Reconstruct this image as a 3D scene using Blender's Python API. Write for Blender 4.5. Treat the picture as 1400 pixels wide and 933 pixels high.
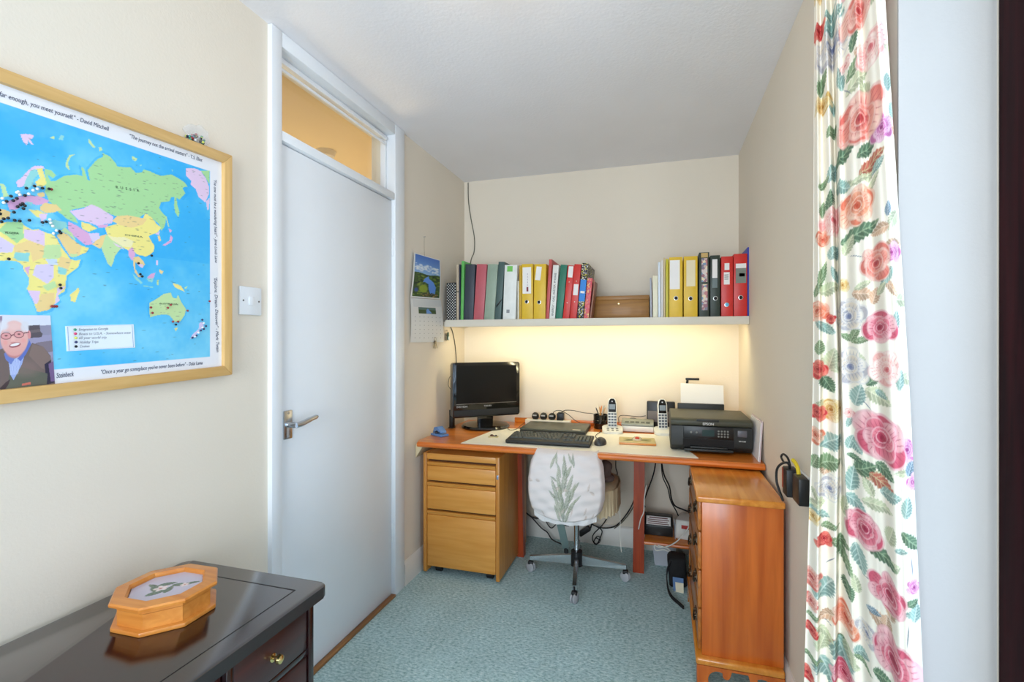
import bpy, bmesh, math, random
import numpy as np
from mathutils import Vector, Matrix

for _o in list(bpy.data.objects):
    bpy.data.objects.remove(_o)
random.seed(7)
S = bpy.context.scene
COL = S.collection

# ------------------------------------------------------------------ camera
FPX = 673.0                      # focal length in pixels of the 1400 x 933 frame
YAW = math.radians(16.8)
EYE = 1.28
cam_d = bpy.data.cameras.new('camera')
cam_d.sensor_width = 36.0
cam_d.lens = 36.0 * FPX / 1400.0
cam_d.clip_start = 0.02
cam = bpy.data.objects.new('camera', cam_d)
COL.objects.link(cam)
cam.location = (0, 0, EYE)
cam.rotation_euler = (math.pi / 2, 0, YAW)
S.camera = cam

# ------------------------------------------------------------------ light, exposure
world = bpy.data.worlds.new('daylight')
S.world = world
world.use_nodes = True
wbg = world.node_tree.nodes['Background']
wbg.inputs[0].default_value = (0.80, 0.90, 1.0, 1)
wbg.inputs[1].default_value = 1.2

def area_light(name, loc, rot, sx, sy, power, col):
    d = bpy.data.lights.new(name, 'AREA')
    d.shape = 'RECTANGLE'; d.size = sx; d.size_y = sy; d.energy = power; d.color = col
    o = bpy.data.objects.new(name, d); COL.objects.link(o)
    o.location = loc; o.rotation_euler = rot
    return o
# daylight coming in through the glazed door in the right wall and a window added behind the viewer
area_light('window_daylight', (0.95, -0.15, 1.10), (0, math.radians(90), 0), 2.0, 1.5, 13, (0.42, 0.67, 1.0))
area_light('added_window_light', (-0.6, -4.0, 0.9), (math.radians(90), 0, 0), 4.2, 3.8, 450, (0.88, 0.94, 1.0))
S.view_settings.view_transform = 'Standard'
S.view_settings.look = 'None'
S.view_settings.gamma = 1.0
S.view_settings.use_curve_mapping = False
S.view_settings.exposure = 0.56

# ------------------------------------------------------------------ pixel -> place helpers
CT, ST = math.cos(YAW), math.sin(YAW)
def ray(u, v):
    a = (u - 700.0) / FPX
    return Vector((-ST + a * CT, CT + a * ST, (466.5 - v) / FPX))
O = Vector((0, 0, EYE))
def onx(u, v, X): d = ray(u, v); return O + d * (X / d.x)
def ony(u, v, Y): d = ray(u, v); return O + d * (Y / d.y)
def onz(u, v, Z): d = ray(u, v); return O + d * ((Z - EYE) / d.z)

# ------------------------------------------------------------------ materials
def lin(c):
    out = []
    for k in c[:3]:
        k = k / 255.0
        out.append(k / 12.92 if k <= 0.04045 else ((k + 0.055) / 1.055) ** 2.4)
    return (out[0], out[1], out[2], 1.0)
def nodes_of(name):
    m = bpy.data.materials.new(name); m.use_nodes = True
    nt = m.node_tree
    return m, nt, nt.nodes, nt.links, nt.nodes['Principled BSDF']
def mat(name, c, rough=0.5, metal=0.0, var=0.06, vscale=6.0, bump=0.0, bscale=60.0, coat=0.0, spec=0.5):
    m, nt, N, L, b = nodes_of(name)
    b.inputs['Roughness'].default_value = rough
    b.inputs['Metallic'].default_value = metal
    b.inputs['Coat Weight'].default_value = coat
    b.inputs['Specular IOR Level'].default_value = spec
    tc = N.new('ShaderNodeTexCoord')
    n = N.new('ShaderNodeTexNoise'); n.inputs['Scale'].default_value = vscale; n.inputs['Detail'].default_value = 4
    L.new(tc.outputs['Object'], n.inputs['Vector'])
    r = N.new('ShaderNodeValToRGB')
    base = lin(c)
    r.color_ramp.elements[0].position = 0.3; r.color_ramp.elements[1].position = 0.7
    r.color_ramp.elements[0].color = tuple(max(0, k * (1 - var)) for k in base[:3]) + (1,)
    r.color_ramp.elements[1].color = tuple(min(1, k * (1 + var)) for k in base[:3]) + (1,)
    L.new(n.outputs['Fac'], r.inputs['Fac']); L.new(r.outputs['Color'], b.inputs['Base Color'])
    if bump > 0:
        n2 = N.new('ShaderNodeTexNoise'); n2.inputs['Scale'].default_value = bscale; n2.inputs['Detail'].default_value = 3
        L.new(tc.outputs['Object'], n2.inputs['Vector'])
        bp = N.new('ShaderNodeBump'); bp.inputs['Strength'].default_value = bump; bp.inputs['Distance'].default_value = 0.004
        L.new(n2.outputs['Fac'], bp.inputs['Height']); L.new(bp.outputs['Normal'], b.inputs['Normal'])
    return m
def wood(name, dark, light, axis='x', scale=9.0, rough=0.35, coat=0.15, rings=0.0, stretch=0.07, spec=0.5):
    m, nt, N, L, b = nodes_of(name)
    b.inputs['Roughness'].default_value = rough
    b.inputs['Coat Weight'].default_value = coat
    b.inputs['Coat Roughness'].default_value = 0.15
    b.inputs['Specular IOR Level'].default_value = spec
    tc = N.new('ShaderNodeTexCoord'); mp = N.new('ShaderNodeMapping')
    sc = [1.0, 1.0, 1.0]; sc['xyz'.index(axis)] = stretch
    mp.inputs['Scale'].default_value = sc
    L.new(tc.outputs['Object'], mp.inputs['Vector'])
    n = N.new('ShaderNodeTexNoise'); n.inputs['Scale'].default_value = scale * 5; n.inputs['Detail'].default_value = 6
    n.inputs['Distortion'].default_value = 0.6
    L.new(mp.outputs['Vector'], n.inputs['Vector'])
    fac = n.outputs['Fac']
    if rings > 0:
        w = N.new('ShaderNodeTexWave'); w.wave_type = 'BANDS'
        w.bands_direction = 'X' if axis != 'x' else 'Z'
        w.inputs['Scale'].default_value = scale * 0.55; w.inputs['Distortion'].default_value = 7.0
        w.inputs['Detail'].default_value = 1.5; w.inputs['Detail Scale'].default_value = 1.3
        mp2 = N.new('ShaderNodeMapping'); s2 = [1.0, 1.0, 1.0]; s2['xyz'.index(axis)] = 0.28
        mp2.inputs['Scale'].default_value = s2
        L.new(tc.outputs['Object'], mp2.inputs['Vector']); L.new(mp2.outputs['Vector'], w.inputs['Vector'])
        mx = N.new('ShaderNodeMix'); mx.inputs[0].default_value = rings
        L.new(n.outputs['Fac'], mx.inputs[2]); L.new(w.outputs['Fac'], mx.inputs[3])
        fac = mx.outputs[0]
    r = N.new('ShaderNodeValToRGB')
    r.color_ramp.elements[0].position = 0.25; r.color_ramp.elements[1].position = 0.75
    r.color_ramp.elements[0].color = lin(dark); r.color_ramp.elements[1].color = lin(light)
    L.new(fac, r.inputs['Fac']); L.new(r.outputs['Color'], b.inputs['Base Color'])
    return m
def painted(name, rough=0.6, sheen=0.0, coat=0.0):
    m, nt, N, L, b = nodes_of(name)
    b.inputs['Roughness'].default_value = rough
    b.inputs['Coat Weight'].default_value = coat
    at = N.new('ShaderNodeAttribute'); at.attribute_name = 'Col'
    L.new(at.outputs['Color'], b.inputs['Base Color'])
    return m
def glow(name, c, strength):
    m, nt, N, L, b = nodes_of(name)
    b.inputs['Base Color'].default_value = lin(c)
    b.inputs['Emission Color'].default_value = lin(c)
    b.inputs['Emission Strength'].default_value = strength
    return m
def glass(name, tint=(255, 255, 255), gloss=0.08):
    m, nt, N, L, b = nodes_of(name)
    N.remove(b)
    out = N['Material Output']
    t = N.new('ShaderNodeBsdfTransparent'); t.inputs[0].default_value = lin(tint)
    g = N.new('ShaderNodeBsdfGlossy'); g.inputs['Roughness'].default_value = 0.03
    mx = N.new('ShaderNodeMixShader'); mx.inputs[0].default_value = gloss
    L.new(t.outputs[0], mx.inputs[1]); L.new(g.outputs[0], mx.inputs[2]); L.new(mx.outputs[0], out.inputs[0])
    return m
def dotted(name, base, dot, scale, thr=0.28, rough=0.5):
    m, nt, N, L, b = nodes_of(name)
    b.inputs['Roughness'].default_value = rough
    tc = N.new('ShaderNodeTexCoord'); mp = N.new('ShaderNodeMapping')
    mp.inputs['Rotation'].default_value = (0, math.radians(45), 0)
    mp.inputs['Scale'].default_value = (scale, 0.0, scale)
    v = N.new('ShaderNodeTexVoronoi'); v.inputs['Randomness'].default_value = 0.0; v.inputs['Scale'].default_value = 1.0
    r = N.new('ShaderNodeValToRGB'); r.color_ramp.interpolation = 'CONSTANT'
    r.color_ramp.elements[0].color = lin(dot); r.color_ramp.elements[1].position = thr; r.color_ramp.elements[1].color = lin(base)
    L.new(tc.outputs['Object'], mp.inputs['Vector']); L.new(mp.outputs['Vector'], v.inputs['Vector'])
    L.new(v.outputs['Distance'], r.inputs['Fac']); L.new(r.outputs['Color'], b.inputs['Base Color'])
    return m
def confetti(name, cols, scale, rough=0.5):
    m, nt, N, L, b = nodes_of(name)
    b.inputs['Roughness'].default_value = rough
    tc = N.new('ShaderNodeTexCoord')
    v = N.new('ShaderNodeTexVoronoi'); v.inputs['Scale'].default_value = scale
    sp = N.new('ShaderNodeSeparateColor')
    r = N.new('ShaderNodeValToRGB'); r.color_ramp.interpolation = 'CONSTANT'
    e = r.color_ramp.elements
    e[0].color = lin(cols[0]); e[1].position = 1.0 / len(cols); e[1].color = lin(cols[1])
    for i, c in enumerate(cols[2:]):
        k = e.new((i + 2.0) / len(cols)); k.color = lin(c)
    L.new(tc.outputs['Object'], v.inputs['Vector']); L.new(v.outputs['Color'], sp.inputs['Color'])
    L.new(sp.outputs['Red'], r.inputs['Fac']); L.new(r.outputs['Color'], b.inputs['Base Color'])
    return m

# ------------------------------------------------------------------ objects
W = {}
def tag(o, label=None, cat=None, group=None, kind=None):
    if label: o['label'] = label
    if cat: o['category'] = cat
    if group: o['group'] = group
    if kind: o['kind'] = kind
    return o
def thing(name, label=None, cat=None, loc=(0, 0, 0), rot=(0, 0, 0), group=None, kind=None):
    o = bpy.data.objects.new(name, None); COL.objects.link(o)
    o.empty_display_size = 0.05
    o.location = loc; o.rotation_euler = rot
    W[o.name] = Matrix.Translation(Vector(loc)) @ Matrix.LocRotScale(None, __import__('mathutils').Euler(rot), None)
    return tag(o, label, cat, group, kind)
def link_mesh(name, me, material, parent):
    o = bpy.data.objects.new(name, me); COL.objects.link(o)
    if material: me.materials.append(material)
    if parent is not None:
        o.parent = parent
        W[o.name] = W[parent.name]
    return o
def obj(name, bm, material, parent=None, world=False, smooth=35, label=None):
    if world and parent is not None:
        bmesh.ops.transform(bm, matrix=W[parent.name].inverted(), verts=bm.verts)
    bmesh.ops.recalc_face_normals(bm, faces=bm.faces)
    me = bpy.data.meshes.new(name); bm.to_mesh(me); bm.free()
    if smooth:
        me.polygons.foreach_set('use_smooth', [True] * len(me.polygons))
        me.set_sharp_from_angle(angle=math.radians(smooth))
    o = link_mesh(name, me, material, parent)
    if parent is None: W[o.name] = Matrix.Identity(4)
    if label: o['label'] = label
    return o
def solo(name, bm, material, label, cat, group=None, kind=None, smooth=35):
    """a thing that is one mesh: origin goes to the middle of its base"""
    vs = [v.co for v in bm.verts]
    c = Vector(((min(v.x for v in vs) + max(v.x for v in vs)) / 2, (min(v.y for v in vs) + max(v.y for v in vs)) / 2, min(v.z for v in vs)))
    bmesh.ops.translate(bm, vec=-c, verts=bm.verts)
    o = obj(name, bm, material, None, smooth=smooth)
    o.location = c
    W[o.name] = Matrix.Translation(c)
    return tag(o, label, cat, group, kind)
def struct(name, bm, material, smooth=35):
    o = obj(name, bm, material, None, smooth=smooth); o['kind'] = 'structure'
    return o
def NB(): return bmesh.new()
def box(bm, x0, x1, y0, y1, z0, z1, bev=0.0, seg=2, M=None):
    r = bmesh.ops.create_cube(bm, size=1.0)
    vs = r['verts']
    for v in vs:
        v.co = Vector(((x0 + x1) / 2 + v.co.x * (x1 - x0), (y0 + y1) / 2 + v.co.y * (y1 - y0), (z0 + z1) / 2 + v.co.z * (z1 - z0)))
        if M is not None: v.co = M @ v.co
    if bev > 0:
        es = list({e for v in vs for e in v.link_edges})
        bmesh.ops.bevel(bm, geom=es, offset=bev, segments=seg, profile=0.5, affect='EDGES', clamp_overlap=True)
    return bm
def B(*a, **k): return box(NB(), *a, **k)
def frame_axes(d):
    d = d.normalized()
    up = Vector((0, 0, 1)) if abs(d.z) < 0.95 else Vector((1, 0, 0))
    a = d.cross(up).normalized(); b = d.cross(a).normalized()
    return a, b
def sweep(bm, pts, rads, seg=8, cap=True):
    rings = []
    a = b = None
    for i, p in enumerate(pts):
        d = (pts[min(i + 1, len(pts) - 1)] - pts[max(i - 1, 0)])
        if d.length < 1e-9: d = Vector((0, 0, 1))
        d.normalize()
        if a is None: a, b = frame_axes(d)
        else:
            a = (a - d * a.dot(d))
            if a.length < 1e-6: a, b = frame_axes(d)
            a.normalize(); b = d.cross(a).normalized()
        rings.append([bm.verts.new(p + (a * math.cos(2 * math.pi * k / seg) + b * math.sin(2 * math.pi * k / seg)) * rads[i]) for k in range(seg)])
    for i in range(len(rings) - 1):
        for k in range(seg):
            bm.faces.new((rings[i][k], rings[i][(k + 1) % seg], rings[i + 1][(k + 1) % seg], rings[i + 1][k]))
    if cap:
        bm.faces.new(rings[0]); bm.faces.new(list(reversed(rings[-1])))
    return bm
def cyl(bm, p0, p1, r0, r1=None, seg=16):
    return sweep(bm, [Vector(p0), Vector(p1)], [r0, r0 if r1 is None else r1], seg)
def spline(pts, n=6):
    P = [Vector(p) for p in pts]
    P = [P[0] * 2 - P[1]] + P + [P[-1] * 2 - P[-2]]
    out = []
    for i in range(1, len(P) - 2):
        p0, p1, p2, p3 = P[i - 1], P[i], P[i + 1], P[i + 2]
        for k in range(n):
            t = k / n
            out.append(0.5 * ((2 * p1) + (p2 - p0) * t + (2 * p0 - 5 * p1 + 4 * p2 - p3) * t * t + (3 * p1 - p0 - 3 * p2 + p3) * t ** 3))
    out.append(P[-2])
    return out
def tube(bm, pts, r, seg=6, n=6):
    q = spline(pts, n)
    return sweep(bm, q, [r] * len(q), seg)
def lathe(bm, prof, c=(0, 0, 0), seg=24, axis=(0, 0, 1)):
    axis = Vector(axis).normalized(); c = Vector(c)
    a, b = frame_axes(axis)
    rings = []
    for r, h in prof:
        if r < 1e-6: rings.append([bm.verts.new(c + axis * h)])
        else: rings.append([bm.verts.new(c + axis * h + (a * math.cos(2 * math.pi * k / seg) + b * math.sin(2 * math.pi * k / seg)) * r) for k in range(seg)])
    for i in range(len(rings) - 1):
        A, Bq = rings[i], rings[i + 1]
        for k in range(seg):
            k2 = (k + 1) % seg
            if len(A) == 1 and len(Bq) == 1: continue
            if len(A) == 1: bm.faces.new((A[0], Bq[k2], Bq[k]))
            elif len(Bq) == 1: bm.faces.new((A[k], A[k2], Bq[0]))
            else: bm.faces.new((A[k], A[k2], Bq[k2], Bq[k]))
    if len(rings[0]) > 1: bm.faces.new(rings[0])
    if len(rings[-1]) > 1: bm.faces.new(list(reversed(rings[-1])))
    return bm
def prism(bm, pts, off, bev=0.0):
    """closed polygon of 3D points pushed along off"""
    off = Vector(off)
    a = [bm.verts.new(Vector(p)) for p in pts]
    b = [bm.verts.new(Vector(p) + off) for p in pts]
    n = len(pts)
    fs = [bm.faces.new(a), bm.faces.new(list(reversed(b)))]
    for i in range(n): fs.append(bm.faces.new((a[i], b[i], b[(i + 1) % n], a[(i + 1) % n])))
    if bev > 0:
        es = list({e for v in a + b for e in v.link_edges})
        bmesh.ops.bevel(bm, geom=es, offset=bev, segments=2, profile=0.5, affect='EDGES', clamp_overlap=True)
    return bm
def rrect(w, h, r, n=4):
    """rounded rectangle, centred, 2D"""
    out = []
    for cx, cy, a0 in ((w / 2 - r, h / 2 - r, 0), (-w / 2 + r, h / 2 - r, 90), (-w / 2 + r, -h / 2 + r, 180), (w / 2 - r, -h / 2 + r, 270)):
        for k in range(n + 1):
            a = math.radians(a0 + 90.0 * k / n)
            out.append((cx + r * math.cos(a), cy + r * math.sin(a)))
    return out
def sph(bm, c, r, su=12, sv=8, sc=(1, 1, 1)):
    prof = [(math.sin(math.pi * k / sv) * r, -math.cos(math.pi * k / sv) * r) for k in range(sv + 1)]
    n0 = len(bm.verts)
    b2 = NB(); lathe(b2, prof, (0, 0, 0), su)
    for v in b2.verts: v.co = Vector((v.co.x * sc[0], v.co.y * sc[1], v.co.z * sc[2])) + Vector(c)
    me = bpy.data.meshes.new('t'); b2.to_mesh(me); b2.free(); bm.from_mesh(me); bpy.data.meshes.remove(me)
    return bm
def text_bm(body, size, origin, right, up, shear=0.0, xs=1.0, spacing=1.0, align='LEFT', bold=0.0):
    cu = bpy.data.curves.new('t', 'FONT'); cu.body = body; cu.size = 1.0; cu.shear = shear; cu.space_character = spacing
    cu.align_x = align; cu.resolution_u = 3; cu.offset = bold
    ob = bpy.data.objects.new('t', cu); COL.objects.link(ob)
    dg = bpy.context.evaluated_depsgraph_get()
    me = bpy.data.meshes.new_from_object(ob.evaluated_get(dg))
    bm = NB(); bm.from_mesh(me)
    r = Vector(right).normalized(); u = Vector(up).normalized(); n = r.cross(u)
    for v in bm.verts:
        v.co = Vector(origin) + r * (v.co.x * size * xs) + u * (v.co.y * size)
    # give the ink a hair of thickness
    g = bmesh.ops.extrude_face_region(bm, geom=list(bm.faces))
    for e in g['geom']:
        if isinstance(e, bmesh.types.BMVert): e.co += n * 0.0003
    bpy.data.objects.remove(ob); bpy.data.curves.remove(cu); bpy.data.meshes.remove(me)
    return bm

# ------------------------------------------------------------------ printed cloth / paper: colours stored per vertex of a fine grid
class Canvas:
    def __init__(s, x0, x1, y0, y1, nx, ny, base):
        s.x0, s.x1, s.y0, s.y1, s.nx, s.ny = x0, x1, y0, y1, nx, ny
        s.xs = np.linspace(x0, x1, nx); s.ys = np.linspace(y0, y1, ny)
        s.C = np.empty((ny, nx, 3)); s.C[:] = base
    def win(s, xa, xb, ya, yb):
        i0 = max(0, int((xa - s.x0) / (s.x1 - s.x0) * (s.nx - 1)) - 1); i1 = min(s.nx, int((xb - s.x0) / (s.x1 - s.x0) * (s.nx - 1)) + 3)
        j0 = max(0, int((ya - s.y0) / (s.y1 - s.y0) * (s.ny - 1)) - 1); j1 = min(s.ny, int((yb - s.y0) / (s.y1 - s.y0) * (s.ny - 1)) + 3)
        if i1 <= i0 or j1 <= j0: return None
        X, Y = np.meshgrid(s.xs[i0:i1], s.ys[j0:j1])
        return X, Y, s.C[j0:j1, i0:i1]
    def blend(s, C, A, col):
        A = A[..., None]
        C[:] = C * (1 - A) + np.asarray(col, float) * A
    def ell(s, cx, cy, rx, ry, ang, col, alpha=1.0, soft=0.12, col2=None, dirn=(0, 1)):
        R = max(rx, ry) * 1.1
        w = s.win(cx - R, cx + R, cy - R, cy + R)
        if w is None: return
        X, Y, C = w
        c, sn = math.cos(ang), math.sin(ang)
        px = ((X - cx) * c + (Y - cy) * sn) / rx; py = (-(X - cx) * sn + (Y - cy) * c) / ry
        d = np.sqrt(px * px + py * py)
        A = np.clip((1 - d) / soft, 0, 1) * alpha
        if col2 is not None:
            t = np.clip((px * dirn[0] + py * dirn[1]) * 0.5 + 0.5, 0, 1)[..., None]
            colr = np.asarray(col, float) * (1 - t) + np.asarray(col2, float) * t
        else: colr = col
        s.blend(C, A, colr)
    def leaf(s, cx, cy, L, Wd, ang, col, vein, alpha=1.0):
        w = s.win(cx - L, cx + L, cy - L, cy + L)
        if w is None: return
        X, Y, C = w
        c, sn = math.cos(ang), math.sin(ang)
        px = ((X - cx) * c + (Y - cy) * sn) / L; py = (-(X - cx) * sn + (Y - cy) * c) / Wd
        half = np.clip(1 - px * px, 0, 1) ** 0.8 * (1 - 0.25 * px)
        half = half * (1 + 0.10 * np.sin(px * 28))
        d = half - np.abs(py)
        A = np.clip(d / 0.15, 0, 1) * alpha * (np.abs(px) < 1)
        sh = 0.5 + 0.5 * np.sin((px * 1.2 - np.abs(py) * 0.55) * 16)
        k = np.clip((np.abs(py) < 0.07) * 1.0 + (sh > 0.82) * 0.55, 0, 0.8)[..., None]
        tone = np.where(py > 0, 1.0, 0.86)[..., None]
        s.blend(C, A, np.asarray(col, float) * tone * (1 - k) + np.asarray(vein, float) * k)
    def poly(s, pts, col, alpha=1.0):
        P = np.asarray([(p[0], p[1]) for p in pts], float)
        w = s.win(P[:, 0].min(), P[:, 0].max(), P[:, 1].min(), P[:, 1].max())
        if w is None: return None
        X, Y, C = w
        ins = np.zeros(X.shape, bool)
        n = len(P)
        for i in range(n):
            xa, ya = P[i]; xb, yb = P[(i + 1) % n]
            if ya == yb: continue
            cond = ((ya > Y) != (yb > Y)) & (X < (xb - xa) * (Y - ya) / (yb - ya) + xa)
            ins ^= cond
        s.blend(C, ins * float(alpha), col)
    def line(s, p0, p1, wd, col, alpha=1.0):
        dx, dy = p1[0] - p0[0], p1[1] - p0[1]
        L = math.hypot(dx, dy) + 1e-9
        s.ell((p0[0] + p1[0]) / 2, (p0[1] + p1[1]) / 2, L / 2 + wd / 2, wd / 2, math.atan2(dy, dx), col, alpha, 0.5)
    def noise(s, n, amp, rs):
        """smooth random field in -1..1, n cells across"""
        ny = max(2, int(n * (s.y1 - s.y0) / (s.x1 - s.x0)) + 1)
        g = rs.uniform(-1, 1, (ny + 2, n + 2))
        gx = np.linspace(0, n, s.nx); gy = np.linspace(0, ny, s.ny)
        ix = gx.astype(int).clip(0, n); iy = gy.astype(int).clip(0, ny)
        fx = gx - ix; fy = gy - iy; fx = fx * fx * (3 - 2 * fx); fy = fy * fy * (3 - 2 * fy)
        a = g[np.ix_(iy, ix)]; b = g[np.ix_(iy, ix + 1)]; c = g[np.ix_(iy + 1, ix)]; d = g[np.ix_(iy + 1, ix + 1)]
        return amp * ((a * (1 - fx) + b * fx) * (1 - fy)[:, None] + (c * (1 - fx) + d * fx) * fy[:, None])
    def mesh(s, name, fn, material, parent=None, world=False, smooth=True):
        X, Y = np.meshgrid(s.xs, s.ys)
        V = np.stack(fn(X, Y), -1).reshape(-1, 3)
        if world and parent is not None:
            Mi = np.array(W[parent.name].inverted())
            V = V @ Mi[:3, :3].T + Mi[:3, 3]
        idx = np.arange(s.nx * s.ny).reshape(s.ny, s.nx)
        Q = np.stack([idx[:-1, :-1], idx[:-1, 1:], idx[1:, 1:], idx[1:, :-1]], -1).reshape(-1, 4)
        me = bpy.data.meshes.new(name)
        me.vertices.add(len(V)); me.vertices.foreach_set('co', V.astype(np.float32).ravel())
        me.loops.add(Q.size); me.loops.foreach_set('vertex_index', Q.astype(np.int32).ravel())
        me.polygons.add(len(Q))
        me.polygons.foreach_set('loop_start', np.arange(0, Q.size, 4, dtype=np.int32))
        me.update(calc_edges=True)
        if smooth: me.polygons.foreach_set('use_smooth', np.ones(len(Q), bool))
        a = me.color_attributes.new('Col', 'FLOAT_COLOR', 'POINT')
        c = np.clip(s.C.reshape(-1, 3) / 255.0, 0, 1)
        c = np.where(c <= 0.04045, c / 12.92, ((c + 0.055) / 1.055) ** 2.4)
        a.data.foreach_set('color', np.concatenate([c, np.ones((len(c), 1))], 1).astype(np.float32).ravel())
        me.validate()
        return link_mesh(name, me, material, parent)
# ================================================================== ROOM
LX, RX, BY, FY, CZ = -1.29, 0.437, 3.14, -1.35, 2.37
m_wall = mat('wall_paint', (233, 221, 203), 0.85, var=0.015, vscale=2.0, bump=0.12, bscale=160)
m_ceil = mat('ceiling_paint', (242, 239, 240), 0.9, var=0.02, vscale=2.5, bump=0.25, bscale=90)
m_gloss = mat('white_gloss_paint', (236, 238, 240), 0.35, var=0.01)
m_skirt = mat('skirting_paint', (232, 228, 220), 0.4, var=0.02)
m_reveal_dark = mat('reveal_paint_darkened', (188, 184, 180), 0.85, var=0.015, bump=0.1, bscale=160)  # darkened below the wall tone to offset strong window light on the reveal
m_cream = mat('hall_cream_paint', (236, 216, 174), 0.8, var=0.01)

def carpet():
    m, nt, N, L, b = nodes_of('teal_carpet')
    b.inputs['Roughness'].default_value = 0.95
    b.inputs['Sheen Weight'].default_value = 0.15
    tc = N.new('ShaderNodeTexCoord')
    n1 = N.new('ShaderNodeTexNoise'); n1.inputs['Scale'].default_value = 60; n1.inputs['Detail'].default_value = 6; n1.inputs['Roughness'].default_value = 0.75
    n2 = N.new('ShaderNodeTexNoise'); n2.inputs['Scale'].default_value = 5; n2.inputs['Detail'].default_value = 3
    mp = N.new('ShaderNodeMapping'); mp.inputs['Scale'].default_value = (1, 1.9, 1)
    L.new(tc.outputs['Object'], mp.inputs['Vector']); L.new(mp.outputs['Vector'], n1.inputs['Vector']); L.new(tc.outputs['Object'], n2.inputs['Vector'])
    r = N.new('ShaderNodeValToRGB'); e = r.color_ramp.elements
    e[0].position = 0.34; e[0].color = lin((112, 156, 158)); e[1].position = 0.68; e[1].color = lin((240, 252, 252))
    k = e.new(0.5); k.color = lin((184, 218, 220))
    L.new(n1.outputs['Fac'], r.inputs['Fac'])
    mx = N.new('ShaderNodeMix'); mx.data_type = 'RGBA'; mx.blend_type = 'MULTIPLY'; mx.inputs[0].default_value = 0.35
    r2 = N.new('ShaderNodeValToRGB'); r2.color_ramp.elements[0].position = 0.35; r2.color_ramp.elements[0].color = (0.72, 0.72, 0.70, 1); r2.color_ramp.elements[1].position = 0.65
    L.new(n2.outputs['Fac'], r2.inputs['Fac'])
    L.new(r.outputs['Color'], mx.inputs[6]); L.new(r2.outputs['Color'], mx.inputs[7]); L.new(mx.outputs[2], b.inputs['Base Color'])
    bp = N.new('ShaderNodeBump'); bp.inputs['Strength'].default_value = 0.7; bp.inputs['Distance'].default_value = 0.006
    L.new(n1.outputs['Fac'], bp.inputs['Height']); L.new(bp.outputs['Normal'], b.inputs['Normal'])
    return m
m_carpet = carpet()
struct('floor', B(LX - 0.12, 0.66, FY, BY, -0.08, 0.0), m_carpet)
struct('ceiling', B(LX - 0.12, 0.66, FY, BY, CZ, CZ + 0.08), m_ceil)
bm = NB()
box(bm, LX - 0.12, LX, FY, 1.374, 0, CZ); box(bm, LX - 0.12, LX, 2.286, BY, 0, CZ)
struct('wall_left', bm, m_wall)
struct('wall_back', B(LX - 0.12, 0.66, BY, BY + 0.1, 0, CZ), m_wall)
bm = NB(); box(bm, RX, 0.66, 1.12, BY, 0, CZ)
struct('wall_right', bm, m_wall)
bm = NB(); box(bm, RX, 0.66, FY, -0.95, 0, CZ); box(bm, RX, 0.66, -0.95, 1.12, 2.26, CZ)
struct('wall_window_side', bm, m_wall)
bm = NB()
for a in ((LX - 0.12, -1.12, 0, CZ), (0.22, 0.66, 0, CZ), (-1.12, 0.22, 0, 0.48), (-1.12, 0.22, 2.22, CZ)): box(bm, a[0], a[1], FY - 0.1, FY, a[2], a[3])
struct('wall_front', bm, m_wall)
# plastered reveal of the glazed door: lies against the cut end of the right wall
struct('trim_window_reveal', B(RX - 0.0005, 0.588, 1.117, 1.1225, 0.0, 2.26), m_reveal_dark)

m_rose = wood('rosewood_frame', (16, 3, 6), (54, 12, 17), 'z', 9, 0.6, 0.0, spec=0.08)
m_pane = glass('window_glass', (250, 253, 255), 0.06)
win = thing('window_1', loc=(0.62, 0.1, 0), kind='structure')
for i, (y0, y1) in enumerate(((1.02, 1.116), (-0.946, -0.85), (0.06, 0.15))):
    obj('window_stile', B(0.589, 0.655, y0, y1, 0.0, 2.258, 0.004), m_rose, win, True)
obj('window_rail', B(0.59, 0.654, -0.849, 1.019, 2.16, 2.258, 0.004), m_rose, win, True)
obj('window_rail', B(0.59, 0.654, -0.849, 1.019, 0.0, 0.12, 0.004), m_rose, win, True)
obj('window_pane', B(0.618, 0.624, 0.151, 1.019, 0.121, 2.159), m_pane, win, True)
obj('window_pane', B(0.618, 0.624, -0.849, 0.059, 0.121, 2.159), m_pane, win, True)

w2 = thing('added_window', loc=(-0.45, FY - 0.05, 0.48), kind='structure')  # unseen window, added so its daylight evens out the room
for a in ((-1.119, -1.06, 0.481, 2.219), (0.16, 0.219, 0.481, 2.219), (-0.48, -0.42, 0.541, 2.159)): obj('window_stile', B(a[0], a[1], FY - 0.075, FY - 0.02, a[2], a[3], 0.004), m_rose, w2, True)
for a in ((0.481, 0.54), (2.16, 2.219)): obj('window_rail', B(-1.059, 0.159, FY - 0.074, FY - 0.021, a[0], a[1], 0.004), m_rose, w2, True)
for a in ((-1.059, -0.481), (-0.419, 0.159)): obj('window_pane', B(a[0], a[1], FY - 0.05, FY - 0.045, 0.541, 2.159), m_pane, w2, True)

# skirting boards
def skirting(name, a, b, n, h=0.125, t=0.016):
    a, b, n = Vector(a), Vector(b), Vector(n)
    prof = [(0, 0), (t, 0), (t, h - 0.02), (t * 0.55, h - 0.004), (t * 0.3, h), (0, h)]
    bm = NB(); prism(bm, [a + n * p + Vector((0, 0, q)) for p, q in prof], b - a)
    return struct(name, bm, m_skirt)
skirting('baseboard_left', (LX, 2.296, 0), (LX, BY, 0), (1, 0, 0))
skirting('baseboard_back', (LX + 0.017, BY, 0), (RX - 0.017, BY, 0), (0, -1, 0))
skirting('baseboard_right', (RX, 1.125, 0), (RX, BY, 0), (-1, 0, 0))
skirting('baseboard_left_near', (LX, FY, 0), (LX, 1.37, 0), (1, 0, 0))

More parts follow.
